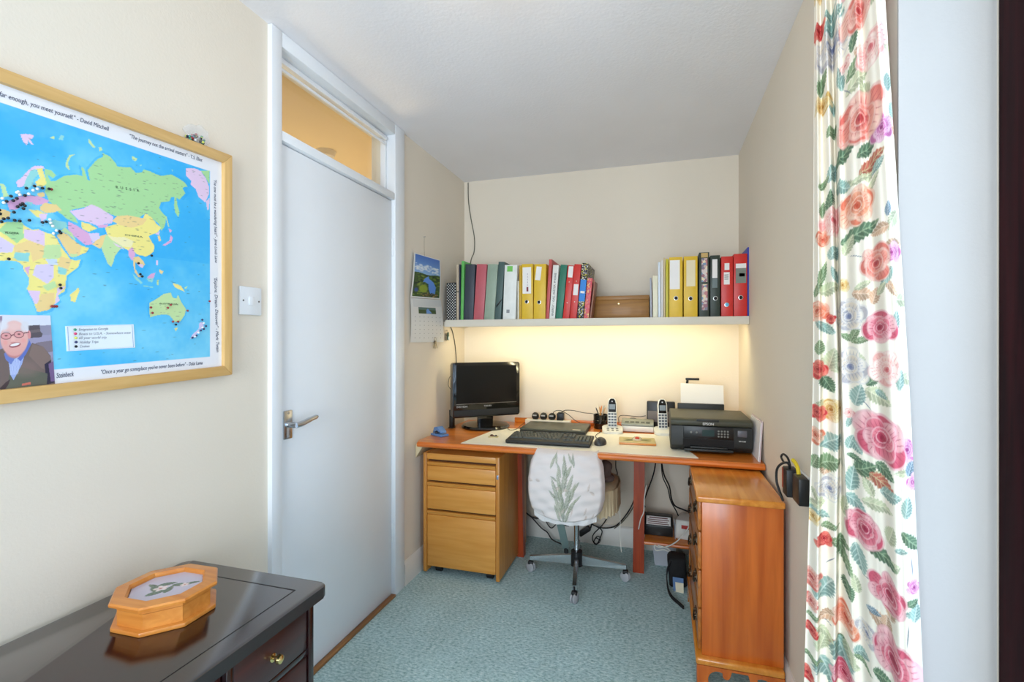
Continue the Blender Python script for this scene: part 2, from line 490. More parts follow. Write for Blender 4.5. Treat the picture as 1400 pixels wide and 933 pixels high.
# ------------------------------------------------------------------ door with glazed transom
m_chrome = mat('brushed_chrome', (205, 208, 212), 0.22, 1.0, var=0.03)
m_dark = mat('dark_gap', (30, 28, 28), 0.7)
door = thing('door_1', loc=(LX, 1.81, 0), kind='structure')
FX = LX + 0.018
obj('door_jamb', B(LX - 0.12, FX, 1.374, 1.422, 0, CZ - 0.001, 0.003), m_gloss, door, True)
obj('door_jamb', B(LX - 0.12, FX, 2.192, 2.286, 0, CZ - 0.001, 0.004), m_gloss, door, True)
obj('door_head', B(LX - 0.12, FX - 0.001, 1.4225, 2.1915, 2.315, CZ - 0.001, 0.003), m_gloss, door, True)
bar = obj('transom_bar', B(LX - 0.12, FX - 0.002, 1.4225, 2.1915, 1.987, 2.022, 0.003), m_gloss, door, True)
leaf = obj('door_leaf', B(LX - 0.04, LX - 0.002, 1.4255, 2.189, 0.012, 1.983, 0.002), m_gloss, door, True)
bm = NB()
for a in ((1.4225, 1.437, 2.0225, 2.3145), (2.177, 2.1915, 2.0225, 2.3145), (1.4375, 2.1765, 2.0225, 2.036), (1.4375, 2.1765, 2.300, 2.3145)):
    box(bm, LX - 0.085, LX - 0.03, a[0], a[1], a[2], a[3], 0.002)
obj('glazing_bead', bm, m_gloss, door, True)
bm = NB(); box(bm, LX - 0.03, LX - 0.022, 1.4375, 2.1765, 2.26, 2.27); box(bm, LX - 0.028, LX - 0.018, 1.4375, 2.1765, 2.285, 2.299)
obj('transom_batten', bm, m_gloss, door, True)
obj('transom_pane', B(LX - 0.062, LX - 0.058, 1.4375, 2.1765, 2.0365, 2.2995), glass('transom_glass', (255, 252, 245), 0.05), door, True)
# lever handle on its plate
hc = onx(394, 581, LX + 0.004)
pl = NB(); box(pl, LX - 0.002, LX + 0.006, hc.y - 0.021, hc.y + 0.021, hc.z - 0.052, hc.z + 0.052, 0.004)
obj('handle_plate', pl, m_chrome, leaf, True)
lv = NB()
cyl(lv, (LX + 0.006, hc.y, hc.z), (LX + 0.042, hc.y, hc.z), 0.0105)
q = spline([(LX + 0.042, hc.y - 0.004, hc.z), (LX + 0.047, hc.y + 0.02, hc.z + 0.003), (LX + 0.048, hc.y + 0.06, hc.z + 0.011), (LX + 0.044, hc.y + 0.105, hc.z + 0.016)], 6)
sweep(lv, q, [0.0105] * 7 + [0.0098] * 6 + [0.009] * (len(q) - 14) + [0.007], 12)
obj('lever_handle', lv, m_chrome, leaf, True)
bm = NB()
for z in (hc.z - 0.042, hc.z + 0.042): cyl(bm, (LX + 0.006, hc.y, z), (LX + 0.0075, hc.y, z), 0.004, seg=8)
obj('plate_screw', bm, m_chrome, leaf, True)
for z in (0.32, 1.75):
    bm = NB(); cyl(bm, (LX + 0.002, 2.1905, z - 0.045), (LX + 0.002, 2.1905, z + 0.045), 0.005, seg=10)
    obj('hinge', bm, m_gloss, leaf, True)
struct('trim_threshold', B(LX - 0.002, LX + 0.022, 1.425, 2.19, 0.0005, 0.013, 0.003), wood('threshold_wood', (120, 78, 40), (176, 122, 66), 'y', 8, 0.5))

# hall beyond the transom
bm = NB(); box(bm, -3.1, LX - 0.125, 0.4, 3.6, CZ + 0.03, CZ + 0.1)
struct('ceiling_hall', bm, m_cream)
bm = NB(); box(bm, -3.2, -3.1, 0.4, 3.6, 0, CZ + 0.03); box(bm, -3.1, LX - 0.125, 3.6, 3.7, 0, CZ + 0.03); box(bm, -3.1, LX - 0.125, 0.3, 0.4, 0, CZ + 0.03)
struct('wall_hall', bm, m_cream)
struct('floor_hall', B(-3.1, LX - 0.125, 0.4, 3.6, -0.08, -0.0), mat('hall_carpet', (150, 130, 100), 0.9))
hl = area_light('hall_lamp_light', (-2.5, 2.5, 1.1), (math.pi, 0, 0), 0.5, 0.5, 9, (1.0, 0.87, 0.64))
sd = onz(445, 207, CZ + 0.03)
bm = NB(); lathe(bm, [(0.0, -0.042), (0.035, -0.041), (0.05, -0.03), (0.056, -0.012), (0.058, 0.0)], sd, 28)
t = solo('smoke_detector', bm, mat('detector_plastic', (240, 236, 226), 0.5), 'round white smoke detector on the hall ceiling, seen through the glass above the door', 'smoke detector')

# added ceiling lamp, out of view, to brighten and warm the back wall
clamp = thing('added_ceiling_lamp', 'white glass dome lamp added out of view on the ceiling in front of the door', 'lamp', (-0.45, 1.2, 2.28))
bm = NB(); lathe(bm, [(0.0, 0.0), (0.06, 0.006), (0.10, 0.028), (0.118, 0.06)], (0, 0, 0), 32); obj('glass_dome', bm, glow('added_lamp_glass', (255, 228, 190), 0.8), clamp)
bm = NB(); lathe(bm, [(0.122, 0.058), (0.125, 0.075), (0.125, 0.0895)], (0, 0, 0), 32); obj('lamp_ring', bm, m_chrome, clamp)
pl_ = bpy.data.lights.new('added_ceiling_lamp_light', 'POINT'); pl_.energy = 1.3; pl_.color = (1.0, 0.72, 0.42); pl_.shadow_soft_size = 0.10
po = bpy.data.objects.new('added_ceiling_lamp_light', pl_); COL.objects.link(po); po.location = (-0.40, 1.2, 2.12)

# ================================================================== FLORAL CURTAIN
def curtain():
    zk = [0.52, 1.15, 2.04]
    U = [[1100, 1117, 1121, 1141, 1146, 1171, 1208, 1243, 1268],
         [1111, 1121, 1125, 1146, 1149, 1152, 1192, 1231, 1245],
         [1113, 1117, 1121, 1130, 1136, 1146, 1170, 1194, 1206]]
    Zc = [[1.16, 1.12, 1.135, 1.10, 1.125, 1.055, 0.965, 0.87, 0.87],
          [1.19, 1.15, 1.165, 1.12, 1.145, 1.085, 0.99, 0.90, 0.90],
          [1.20, 1.16, 1.172, 1.13, 1.15, 1.085, 1.02, 0.955, 0.955]]
    A = np.array([0, .07, .09, .22, .24, .36, .62, .89, 1.0])
    WID = 0.21
    U = np.array(U, float); Zc = np.array(Zc, float)
    def at_z(T, z):
        z = np.asarray(z, float)
        lo = T[1] + (T[0] - T[1]) * ((zk[1] - z) / (zk[1] - zk[0]))[..., None]
        hi = T[1] + (T[2] - T[1]) * ((z - zk[1]) / (zk[2] - zk[1]))[..., None]
        w = np.clip((z - zk[1]) / 0.5 + 0.5, 0, 1)[..., None]
        return lo * (1 - w) + hi * w
    c = Canvas(0, WID, 0.02, 2.24, 300, 1250, (252, 244, 228))
    def px(u, v):
        z = EYE + (466.5 - v) / FPX * 1.05
        for _ in range(3):
            u_ = at_z(U, np.array([z]))[0]; a = np.interp(u, u_, A)
            z = EYE + (466.5 - v) / FPX * np.interp(a, A, at_z(Zc, np.array([z]))[0])
        wpx = u_[-1] - u_[0]
        # local stretch of the print on this panel
        du = (np.interp(min(a + .02, 1), A, u_) - np.interp(max(a - .02, 0), A, u_)) / ((min(a + .02, 1) - max(a - .02, 0)))
        return a * WID, z, WID / max(du, 60), np.interp(a, A, at_z(Zc, np.array([z]))[0]) / FPX
    rs = np.random.default_rng(3)
    PAL = {'coral': [(178, 58, 66), (222, 116, 104), (240, 168, 150), (250, 212, 196)],
           'pink': [(158, 36, 66), (206, 84, 108), (232, 138, 150), (248, 204, 204)],
           'red': [(150, 28, 40), (200, 52, 58), (222, 88, 82), (240, 150, 130)],
           'orange': [(190, 74, 52), (226, 124, 96), (244, 176, 144), (252, 222, 200)],
           'mauve': [(150, 56, 118), (196, 104, 160), (226, 156, 194), (246, 212, 226)],
           'pale': [(210, 96, 104), (240, 178, 170), (250, 216, 204), (254, 236, 226)],
           'blue': [(112, 122, 160), (186, 182, 190), (240, 226, 204), (252, 244, 230)],
           'yellow': [(170, 120, 50), (214, 170, 92), (236, 206, 140), (250, 234, 196)]}
    def rose(u, v, r, kind, rot=None):
        x, z, kx, kz = px(u, v); P = PAL[kind]
        rot = rs.uniform(0, 6.28) if rot is None else rot
        rx, rz = r * kx, r * kz
        def petal(d, th, a, b, c1, c2, al=1.0):
            th += rot + rs.uniform(-.25, .25); d *= rs.uniform(.75, 1.25); a *= rs.uniform(.85, 1.2); b *= rs.uniform(.8, 1.2)
            ex, ez = x + math.cos(th) * d * rx, z + math.sin(th) * d * rz
            k = (rx + rz) / 2
            c.ell(ex, ez, a * k * 1.04, b * k * 1.04, th, P[0], 0.5 * al, 0.22)
            c.ell(ex, ez, a * k, b * k, th, P[3], al * 0.75, 0.12)
            c.ell(ex - math.cos(th) * 0.05 * k, ez - math.sin(th) * 0.05 * k, a * k * 0.93, b * k * 0.90, th, c1, al, 0.10, c2, (1, 0))
            for s in (-0.55, -0.2, 0.15, 0.5):
                c.ell(ex - math.sin(th) * s * b * k, ez + math.cos(th) * s * b * k, a * k * 0.7, b * k * 0.05, th + s * 0.4, P[0], 0.4 * al, 0.5)
        n = 6
        for i in range(n): petal(0.60, i * 6.283 / n + rs.uniform(-.2, .2), 0.43, 0.50, P[2], P[3] if i % 2 else P[1])
        for i in range(5): petal(0.38, i * 6.283 / 5 + 0.5, 0.36, 0.42, P[1], P[3] if i % 2 else P[2])
        for i in range(4): petal(0.2, i * 6.283 / 4 + 0.2, 0.26, 0.32, P[0] if i % 2 else P[1], P[2])
        for i in range(3): petal(0.08, i * 2.1, 0.16, 0.2, P[0], P[1])
        c.ell(x, z, 0.07 * rx, 0.09 * rz, 0, P[0], 0.9, 0.4)
    GRN = {'g': ((130, 156, 116), (200, 212, 178)), 'd': ((92, 124, 96), (166, 188, 152)), 't': ((150, 182, 172), (214, 228, 218)),
           'p': ((206, 212, 176), (236, 234, 206)), 'b': ((126, 148, 164), (198, 210, 214)), 'o': ((222, 182, 150), (246, 222, 200)), 'r': ((196, 108, 88), (214, 206, 160))}
    def leaf(u, v, L, Wd, ang, k):
        x, z, kx, kz = px(u, v); col, ve = GRN[k]; s = (kx + kz) / 2
        c.leaf(x, z, L * s, Wd * s, math.radians(ang), col, ve, 0.95)
    def twig(u0, v0, u1, v1, k=(96, 106, 130)):
        a = px(u0, v0); b = px(u1, v1); c.line(a[:2], b[:2], 0.0022, k, 0.8)
    # pale ghost foliage first
    for i in range(46):
        v = rs.uniform(-60, 1000); uu = rs.uniform(1105, 1255)
        leaf(uu, v, rs.uniform(10, 18), rs.uniform(5, 9), rs.uniform(0, 360), rs.choice(['p', 't', 'o', 'p']))
    LV = [(1167, 52, 17, 7, 75, 'd'), (1168, 92, 17, 8, 40, 'g'), (1148, 107, 15, 7, 105, 't'), (1172, 110, 20, 10, 20, 'p'), (1125, 112, 16, 6, 70, 'g'), (1137, 24, 11, 6, 20, 't'), (1150, 20, 10, 5, 60, 't'),
          (1155, 208, 20, 11, 25, 'd'), (1187, 200, 19, 9, 20, 'd'), (1192, 222, 22, 10, 20, 'r'), (1200, 226, 12, 6, 30, 't'), (1178, 244, 20, 5, 8, 'p'), (1192, 250, 16, 5, 40, 'p'), (1138, 182, 13, 8, 50, 'g'), (1137, 236, 18, 8, 70, 't'), (1150, 255, 14, 9, -30, 't'), (1127, 252, 9, 5, 40, 'g'), (1134, 275, 14, 6, 80, 'd'), (1125, 287, 12, 4, 85, 'g'),
          (1176, 318, 30, 12, 14, 'd'), (1140, 345, 13, 10, 60, 't'), (1160, 335, 14, 8, 60, 'p'), (1125, 375, 20, 5, 75, 'g'), (1141, 375, 14, 5, 110, 't'), (1118, 395, 12, 5, 70, 'g'), (1134, 395, 14, 10, 20, 'p'), (1180, 402, 16, 10, -10, 'o'), (1196, 404, 12, 8, 70, 'o'), (1180, 390, 14, 5, 20, 'p'), (1205, 395, 10, 5, 50, 'p'),
          (1160, 462, 12, 5, -30, 'g'), (1169, 455, 14, 6, 60, 'g'), (1178, 465, 15, 5, 12, 'g'), (1137, 490, 17, 10, 75, 'p'), (1120, 475, 12, 7, 85, 'g'), (1132, 525, 15, 9, -60, 'd'), (1194, 520, 13, 7, 40, 'd'), (1173, 540, 17, 11, 75, 't'), (1201, 543, 20, 12, -25, 'p'), (1205, 540, 10, 5, -30, 't'),
          (1136, 603, 16, 15, 40, 't'), (1134, 632, 15, 14, 20, 'g'), (1163, 605, 12, 7, 70, 't'), (1172, 612, 10, 8, -50, 't'), (1114, 630, 13, 7, 75, 'g'), (1162, 575, 13, 4, 70, 't'), (1183, 640, 18, 12, 30, 'd'), (1210, 645, 15, 9, -30, 'd'), (1172, 628, 14, 5, -10, 'd'), (1208, 664, 22, 11, -25, 'r'), (1218, 678, 16, 9, 10, 't'), (1200, 692, 22, 9, 5, 'p'),
          (1165, 655, 20, 10, 80, 't'), (1170, 688, 17, 10, -30, 't'), (1118, 680, 14, 5, -60, 'p'), (1155, 690, 14, 6, 75, 'p'), (1150, 738, 14, 7, 10, 'g'), (1135, 720, 12, 6, 15, 'g'), (1203, 757, 26, 11, -12, 'd'), (1175, 765, 20, 11, -75, 't'), (1156, 765, 18, 8, -60, 'g'), (1232, 755, 10, 4, 10, 't'),
          (1128, 802, 20, 13, 60, 't'), (1160, 805, 13, 9, -70, 'd'), (1112, 843, 8, 5, 30, 'g'), (1150, 875, 9, 8, 70, 'd'), (1205, 850, 18, 10, -10, 'o'), (1212, 853, 10, 9, 80, 'o'), (1195, 835, 11, 5, 5, 'b'), (1152, 890, 22, 15, -70, 't'), (1162, 895, 16, 8, -75, 'p'), (1178, 895, 12, 8, 20, 't'), (1180, 908, 14, 4, -15, 'g'), (1208, 928, 15, 9, 10, 'd'), (1130, 915, 18, 14, -60, 't'), (1112, 902, 14, 5, -20, 'g'), (1128, 865, 15, 6, -40, 'p'),
          (1214, 285, 10, 5, 80, 'b'), (1213, 110, 12, 6, 85, 't'), (1240, 695, 16, 8, 80, 't'), (1246, 742, 18, 9, -40, 'd'), (1245, 640, 12, 7, 70, 'b'), (1252, 838, 14, 8, 80, 't'), (1248, 825, 9, 6, 40, 'd'), (1225, 440, 16, 6, 80, 't'), (1231, 520, 14, 6, 80, 't')]
    for l in list(LV):                     # the print repeats down and up the cloth
        if 330 < l[1] < 660: LV.append((l[0], l[1] + 625) + l[2:])
        if 440 < l[1] < 620: LV.append((l[0], l[1] - 640) + l[2:])
    for l in LV: leaf(*l)
    for tw in ((1152, 118, 1165, 132), (1178, 545, 1192, 562), (1128, 772, 1142, 762), (1124, 845, 1138, 858), (1178, 785, 1200, 796), (1160, 350, 1183, 352), (1246, 760, 1248, 790), (1243, 855, 1240, 890)): twig(*tw)
    RS = [(1140, 65, 25, 'blue'), (1119, 42, 13, 'red'), (1190, 66, 25, 'pale'), (1174, 14, 25, 'coral'), (1155, 88, 9, 'pale'),
                       (1125, 145, 12, 'yellow'), (1205, 176, 17, 'mauve'), (1175, 165, 36, 'coral'), (1140, 302, 22, 'pale'), (1172, 282, 27, 'orange'), (1125, 328, 11, 'orange'),
                       (1219, 345, 14, 'mauve'), (1198, 360, 25, 'coral'), (1152, 390, 9, 'yellow'), (1160, 432, 27, 'blue'), (1117, 425, 15, 'orange'), (1136, 436, 7, 'red'), (1203, 448, 24, 'pink'),
                       (1118, 505, 13, 'red'), (1163, 502, 26, 'blue'), (1212, 505, 23, 'pale'), (1136, 560, 17, 'yellow'), (1117, 563, 12, 'red'), (1115, 595, 12, 'orange'), (1161, 565, 8, 'pale'),
                       (1240, 615, 17, 'mauve'), (1205, 600, 37, 'pink'), (1134, 668, 19, 'blue'), (1182, 722, 28, 'pink'), (1127, 737, 11, 'red'), (1111, 705, 10, 'yellow'), (1110, 790, 14, 'coral'), (1109, 822, 10, 'coral'),
                       (1216, 815, 27, 'pink'), (1157, 845, 20, 'orange'), (1185, 866, 15, 'blue'), (1110, 862, 9, 'red'), (1250, 803, 11, 'mauve'), (1222, 905, 33, 'pink'), (1155, 922, 19, 'pink'), (1103, 920, 10, 'red'), (1252, 660, 12, 'mauve'),
                       (1175, -45, 26, 'pink'), (1125, -20, 14, 'yellow')]
    for e in list(RS):
        if 340 < e[1] < 640: RS.append((e[0], e[1] + 625) + e[2:])
        if 440 < e[1] < 570: RS.append((e[0], e[1] - 640) + e[2:])
    for u, v, r, k in RS: rose(u, v, r, k)
    rc = np.random.default_rng(4)
    def fn(X, Zz):
        a = X / WID; z = Zz[:, 0]
        UU = at_z(U, z); ZZ = at_z(Zc, z)
        u = np.empty_like(X); d = np.empty_like(X)
        # soft folds: cosine interpolation between the fold lines
        idx = np.clip(np.searchsorted(A, a[0], side='right') - 1, 0, len(A) - 2)
        f = (a[0] - A[idx]) / (A[idx + 1] - A[idx])
        fs = f * f * (3 - 2 * f)
        u = UU[:, idx] * (1 - f) + UU[:, idx + 1] * f
        d = ZZ[:, idx] * (1 - fs) + ZZ[:, idx + 1] * fs
        d = d + 0.004 * np.sin(X * 210 + 1.4 * Zz) + 0.003 * np.sin(X * 90 - 3 * Zz)
        al = (u - 700.0) / FPX
        x = d * (-ST + al * CT); y = d * (CT + al * ST)
        x = np.where((y > 1.115), np.minimum(x, RX - 0.006), x)
        return x, y, Zz
    root = thing('curtain', 'long ivory curtain with large pink rose print at the right wall', 'curtain', (0.39, 1.2, 0.02))
    m = painted('rose_print_cotton', 0.8)
    o = c.mesh('printed_cloth', fn, m, root, True)
    # pleated heading that carries the cloth
    bm = NB()
    box(bm, 0.36, 0.43, 1.09, 1.42, 2.22, 2.26, 0.004)
    obj('heading_tape', bm, mat('curtain_heading', (244, 236, 220), 0.8), root, True)
curtain()
bm = NB(); box(bm, 0.375, 0.4, -0.95, 1.5, 2.262, 2.29, 0.004)
for y in (-0.7, 0.3, 1.3): box(bm, 0.39, RX, y - 0.012, y + 0.012, 2.268, 2.284)
solo('curtain_rail', bm, m_gloss, 'white curtain rail above the glazed door on the right', 'curtain rail')

# ================================================================== WORK DESK
m_desk = wood('mahogany_desk', (190, 94, 22), (238, 146, 54), 'x', 7, 0.28, 0.4)
m_deskz = wood('mahogany_leg', (142, 48, 18), (188, 78, 34), 'z', 9, 0.4, 0.2)
m_edge = wood('mahogany_edge', (190, 84, 20), (234, 132, 48), 'x', 9, 0.3, 0.3)
DZ = 0.745
desk = thing('work_desk', 'long reddish wood desk fitted between the side walls under the shelf', 'desk', (-0.4, 2.75, 0))
bm = NB(); prism(bm, [(-1.25, 2.40, 0.717), (-1.236, 2.362, 0.717), (0.433, 2.362, 0.717), (0.433, 3.118, 0.717), (-1.25, 3.118, 0.717)], (0, 0, DZ - 0.717))
obj('desk_top', bm, m_desk, desk, True)
bm = NB(); tube(bm, [(-1.236, 2.361, DZ - 0.014), (-0.4, 2.361, DZ - 0.014), (0.433, 2.361, DZ - 0.014)], 0.0135, 10, 2)
obj('desk_edge', bm, m_edge, desk, True)
obj('back_rail', B(-0.92, 0.12, 3.104, 3.118, DZ, DZ + 0.032, 0.004), m_desk, desk, True)
bm = NB(); prism(bm, [(-0.835, 2.805, 0), (-0.775, 2.805, 0), (-0.785, 2.785, 0.717), (-0.85, 2.785, 0.717)], (0, 0.045, 0)); obj('leg', bm, m_deskz, desk, True)
bm = NB(); prism(bm, [(-0.147, 2.80, 0), (-0.088, 2.80, 0), (-0.083, 2.79, 0.717), (-0.14, 2.79, 0.717)], (0, 0.045, 0)); obj('leg', bm, m_deskz, desk, True)
obj('lower_shelf', B(-0.086, 0.36, 2.80, 3.09, 0.162, 0.182, 0.003), m_desk, desk, True)
bm = NB(); tube(bm, [(-0.086, 2.80, 0.172), (0.1, 2.80, 0.172), (0.36, 2.80, 0.172)], 0.0102, 8, 2); obj('shelf_edge', bm, m_edge, desk, True)
obj('leg', B(0.33, 0.37, 2.85, 2.91, 0, 0.717, 0.002), m_deskz, desk, True)
bm = NB(); prism(bm, [(-1.285, 2.43, 0.64), (-1.285, 2.43, 0.716), (-1.235, 2.43, 0.716)], (0, 0.5, 0))
obj('wall_bracket', bm, mat('bracket_paint', (220, 200, 160), 0.6), desk, True)

# cream blotter sheet spread over the desk
bm = NB()
c4 = [onz(626, 604.5, DZ + 0.001), onz(690, 583, DZ + 0.001), onz(905, 590, DZ + 0.001), onz(958, 622, DZ + 0.001)]
prism(bm, [(-1.0, 2.385, DZ + .0006), (-0.945, 2.86, DZ + .0006), (0.04, 2.93, DZ + .0006), (0.165, 2.39, DZ + .0006)], (0, 0, 0.0016))
solo('desk_pad', bm, mat('cream_pad', (250, 245, 228), 0.45, var=0.02), 'large cream desk pad spread under the keyboard and phones', 'desk pad')

# ================================================================== DRAWER PEDESTAL
m_oak = wood('oak_front', (214, 140, 50), (236, 168, 82), 'x', 8, 0.42, 0.15)
m_oakz = wood('oak_side', (196, 124, 44), (222, 152, 70), 'z', 8, 0.42, 0.15)
ped = thing('drawer_pedestal', 'light oak three-drawer pedestal on castors under the left end of the desk', 'drawer unit', (-1.03, 2.7, 0))
x0, x1, y0, y1, zt = -1.248, -0.808, 2.447, 2.99, 0.668
obj('side_panel', B(x0, x0 + 0.02, y0, y1, 0.016, zt, 0.003), m_oakz, ped, True)
obj('side_panel', B(x1 - 0.02, x1, y0, y1, 0.016, zt, 0.003), m_oakz, ped, True)
obj('top_panel', B(x0 + 0.0205, x1 - 0.0205, y0 + 0.003, y1, zt - 0.035, zt - 0.002, 0.003), m_oak, ped, True)
obj('carcass', B(x0 + 0.021, x1 - 0.021, y0 + 0.03, y1 - 0.003, 0.05, zt - 0.04), mat('pedestal_inside', (96, 56, 22), 0.7), ped, True)
for za, zb in ((0.518, 0.622), (0.362, 0.510), (0.048, 0.354)):
    d = obj('drawer', B(x0 + 0.0225, x1 - 0.0225, y0 + 0.004, y0 + 0.026, za, zb - 0.024, 0.003), m_oak, ped, True)
    bm = NB(); prism(bm, [(x0 + 0.0225, y0 + 0.008, zb - 0.022), (x0 + 0.0225, y0 + 0.0, zb - 0.006), (x0 + 0.0225, y0 + 0.004, zb - 0.003), (x0 + 0.0225, y0 + 0.026, zb - 0.003), (x0 + 0.0225, y0 + 0.026, zb - 0.022)], (x1 - x0 - 0.045, 0, 0))
    obj('finger_pull', bm, m_oak, d, True)
obj('lock', B(x1 - 0.015, x1 - 0.005, y0 - 0.002, y0 + 0.001, 0.553, 0.575, 0.001), mat('lock_metal', (170, 190, 220), 0.3, 0.8), ped, True)
m_blk = mat('black_plastic', (24, 24, 26), 0.45)
for cx in (x0 + 0.07, x1 - 0.07):
    for cy in (y0 + 0.06, y1 - 0.06):
        bm = NB(); cyl(bm, (cx - 0.016, cy, 0.021), (cx + 0.016, cy, 0.021), 0.02, seg=16); box(bm, cx - 0.02, cx + 0.02, cy - 0.018, cy + 0.018, 0.034, 0.05, 0.003)
        obj('castor', bm, m_blk, ped, True)

# ================================================================== CHEST OF DRAWERS
m_cher = wood('cherry_side', (184, 84, 20), (222, 118, 44), 'z', 7, 0.32, 0.3, rings=0.22)
m_chert = wood('cherry_top', (202, 114, 30), (236, 158, 62), 'y', 7, 0.25, 0.5)
m_cherd = wood('cherry_drawer', (150, 84, 28), (204, 128, 52), 'y', 7, 0.32, 0.3)
m_brass = mat('aged_brass_pull', (70, 58, 44), 0.35, 0.85)
ch = thing('chest_of_drawers', 'cherry wood chest of drawers with bracket feet against the right wall', 'chest of drawers', (0.28, 2.26, 0))
obj('carcass', B(0.146, 0.418, 1.947, 2.578, 0.118, 0.688, 0.002), m_cher, ch, True)
obj('chest_top', B(0.126, 0.419, 1.922, 2.595, 0.6885, 0.713, 0.007, 3), m_chert, ch, True)
bm = NB(); prism(bm, [(0.122, 1.925, 0.094), (0.122, 1.925, 0.108), (0.134, 1.935, 0.118), (0.134, 2.59, 0.118), (0.122, 2.6, 0.108), (0.122, 2.6, 0.094)], (0.0, 0, 0)) if False else box(bm, 0.124, 0.419, 1.924, 2.598, 0.092, 0.1175, 0.008, 3)
obj('base_moulding', bm, m_chert, ch, True)
def apron(w, h=0.0915):
    """bracket foot profile with a scalloped arch, 2D (along, up)"""
    f = 0.042
    pts = [(0, 0), (f * 0.8, 0)]
    def arc(cx, cz, r, a0, a1, n=6): return [(cx + r * math.cos(math.radians(a0 + (a1 - a0) * k / n)), cz + r * math.sin(math.radians(a0 + (a1 - a0) * k / n))) for k in range(n + 1)]
    left = [(f * 0.8, 0), (f * 0.95, 0.03)] + arc(f + 0.03, 0.044, 0.034, 190, 62, 6) + arc(f + 0.058, 0.066, 0.013, 170, 350, 5) + [(f + 0.076, 0.083)]
    right = [(w - p[0], p[1]) for p in reversed(left)]
    return [(0, 0)] + left + right + [(w, 0), (w, h), (0, h)]
bm = NB(); prism(bm, [(0.128 + p, 1.928, q) for p, q in apron(0.29)], (0, 0.018, 0)); obj('bracket_foot', bm, m_cher, ch, True)
bm = NB(); prism(bm, [(0.128, 1.9465 + p, q) for p, q in apron(0.648)], (0.018, 0, 0)); obj('bracket_foot', bm, m_cherd, ch, True)
bm = NB(); prism(bm, [(0.146, 2.578 + 0, q) if False else (0.1465 + p * 0.93, 2.575, q) for p, q in apron(0.29)], (0, 0.018, 0)); obj('bracket_foot', bm, m_cher, ch, True)
for za, zb in ((0.572, 0.682), (0.428, 0.566), (0.284, 0.422), (0.128, 0.278)):
    d = obj('drawer', B(0.136, 0.1455, 1.962, 2.566, za, zb, 0.003), m_cherd, ch, True)
    bm = NB()
    for a in ((1.966, 2.562, za + 0.004, za + 0.008), (1.966, 2.562, zb - 0.008, zb - 0.004), (1.966, 1.970, za + 0.008, zb - 0.008), (2.558, 2.562, za + 0.008, zb - 0.008)):
        box(bm, 0.1335, 0.1362, a[0], a[1], a[2], a[3])
    obj('cock_bead', bm, m_cherd, d, True)
    for hy in (2.07, 2.44):
        bm = NB(); zc = (za + zb) / 2
        prism(bm, [(0.1355, hy + p, zc + q) for p, q in [(-0.035, 0.0), (-0.03, 0.018), (-0.015, 0.014), (0, 0.024), (0.015, 0.014), (0.03, 0.018), (0.035, 0), (0.022, -0.014), (0, -0.02), (-0.022, -0.014)]], (-0.003, 0, 0))
        for s in (-1, 1): cyl(bm, (0.134, hy + s * 0.024, zc + 0.006), (0.1265, hy + s * 0.024, zc + 0.006), 0.005, seg=8)
        tube(bm, [(0.128, hy - 0.024, zc + 0.006), (0.126, hy - 0.02, zc - 0.012), (0.125, hy, zc - 0.019), (0.126, hy + 0.02, zc - 0.012), (0.128, hy + 0.024, zc + 0.006)], 0.0035, 6, 4)
        obj('bail_handle', bm, m_brass, d, True)

# ================================================================== DARK DRESSING DESK (near left)
m_mah = wood('dark_mahogany', (20, 8, 9), (44, 16, 16), 'y', 6, 0.16, 0.8)
m_mahd = wood('dark_mahogany_drawer', (38, 12, 10), (70, 24, 18), 'y', 7, 0.3, 0.4)
m_knob = mat('polished_brass', (232, 206, 140), 0.15, 1.0, var=0.03)
TZ = 0.67
dk = thing('pedestal_desk', 'glossy dark mahogany desk against the left wall under the map', 'desk', (-1.03, 0.45, 0))
xa, xb, ya, yb = -1.262, -0.80, -0.28, 1.053
bm = NB()
prism(bm, [(p[0] + (xa + xb) / 2, p[1] + (ya + yb) / 2, TZ - 0.028) for p in rrect(xb - xa, yb - ya, 0.02, 5)], (0, 0, 0.028), 0.007)
tp = obj('desk_top', bm, m_mah, dk, True)
m_groove = mat('black_groove', (6, 4, 5), 0.5)
bm = NB()
gi = 0.055
for a in ((xb - gi - 0.0025, xb - gi, ya + gi, yb - gi), (xa + 0.03, xb - gi, yb - gi, yb - gi + 0.0025)):
    box(bm, a[0], a[1], a[2], a[3], TZ - 0.001, TZ + 0.0004)
obj('inlay_line', bm, m_groove, tp, True)
for pa, pb in ((0.772, 1.03), (-0.255, 0.05)):
    c = obj('pedestal_carcass', B(-1.245, -0.838, pa, pb, 0.03, TZ - 0.0285, 0.003), m_mah, dk, True)
    obj('corner_post', B(-0.84, -0.826, pb - 0.018, pb, 0.03, TZ - 0.0285, 0.002), m_mah, dk, True)
    obj('corner_post', B(-0.84, -0.826, pa, pa + 0.018, 0.03, TZ - 0.0285, 0.002), m_mah, dk, True)
    obj('plinth', B(-1.24, -0.845, pa + 0.01, pb - 0.01, 0, 0.031), m_mah, dk, True)
    for za, zb in ((0.525, 0.628), (0.36, 0.508), (0.05, 0.343)):
        d = obj('drawer', B(-0.838, -0.829, pa + 0.021, pb - 0.021, za, zb, 0.003), m_mahd, dk, True)
        k = NB(); lathe(k, [(0.0095, 0), (0.0095, 0.002), (0.0045, 0.004), (0.0045, 0.011), (0.009, 0.014), (0.0105, 0.018), (0.009, 0.023), (0.004, 0.0255), (0, 0.026)], (-0.829, (pa + pb) / 2 - 0.003, (za + zb) / 2 - 0.004), 20, (1, 0, 0))
        obj('knob', k, m_knob, d, True)
    for z in (0.508, 0.343):
        obj('drawer_rail', B(-0.838, -0.83, pa + 0.0185, pb - 0.0185, z + 0.001, z + 0.016, 0.002), m_mah, dk, True)
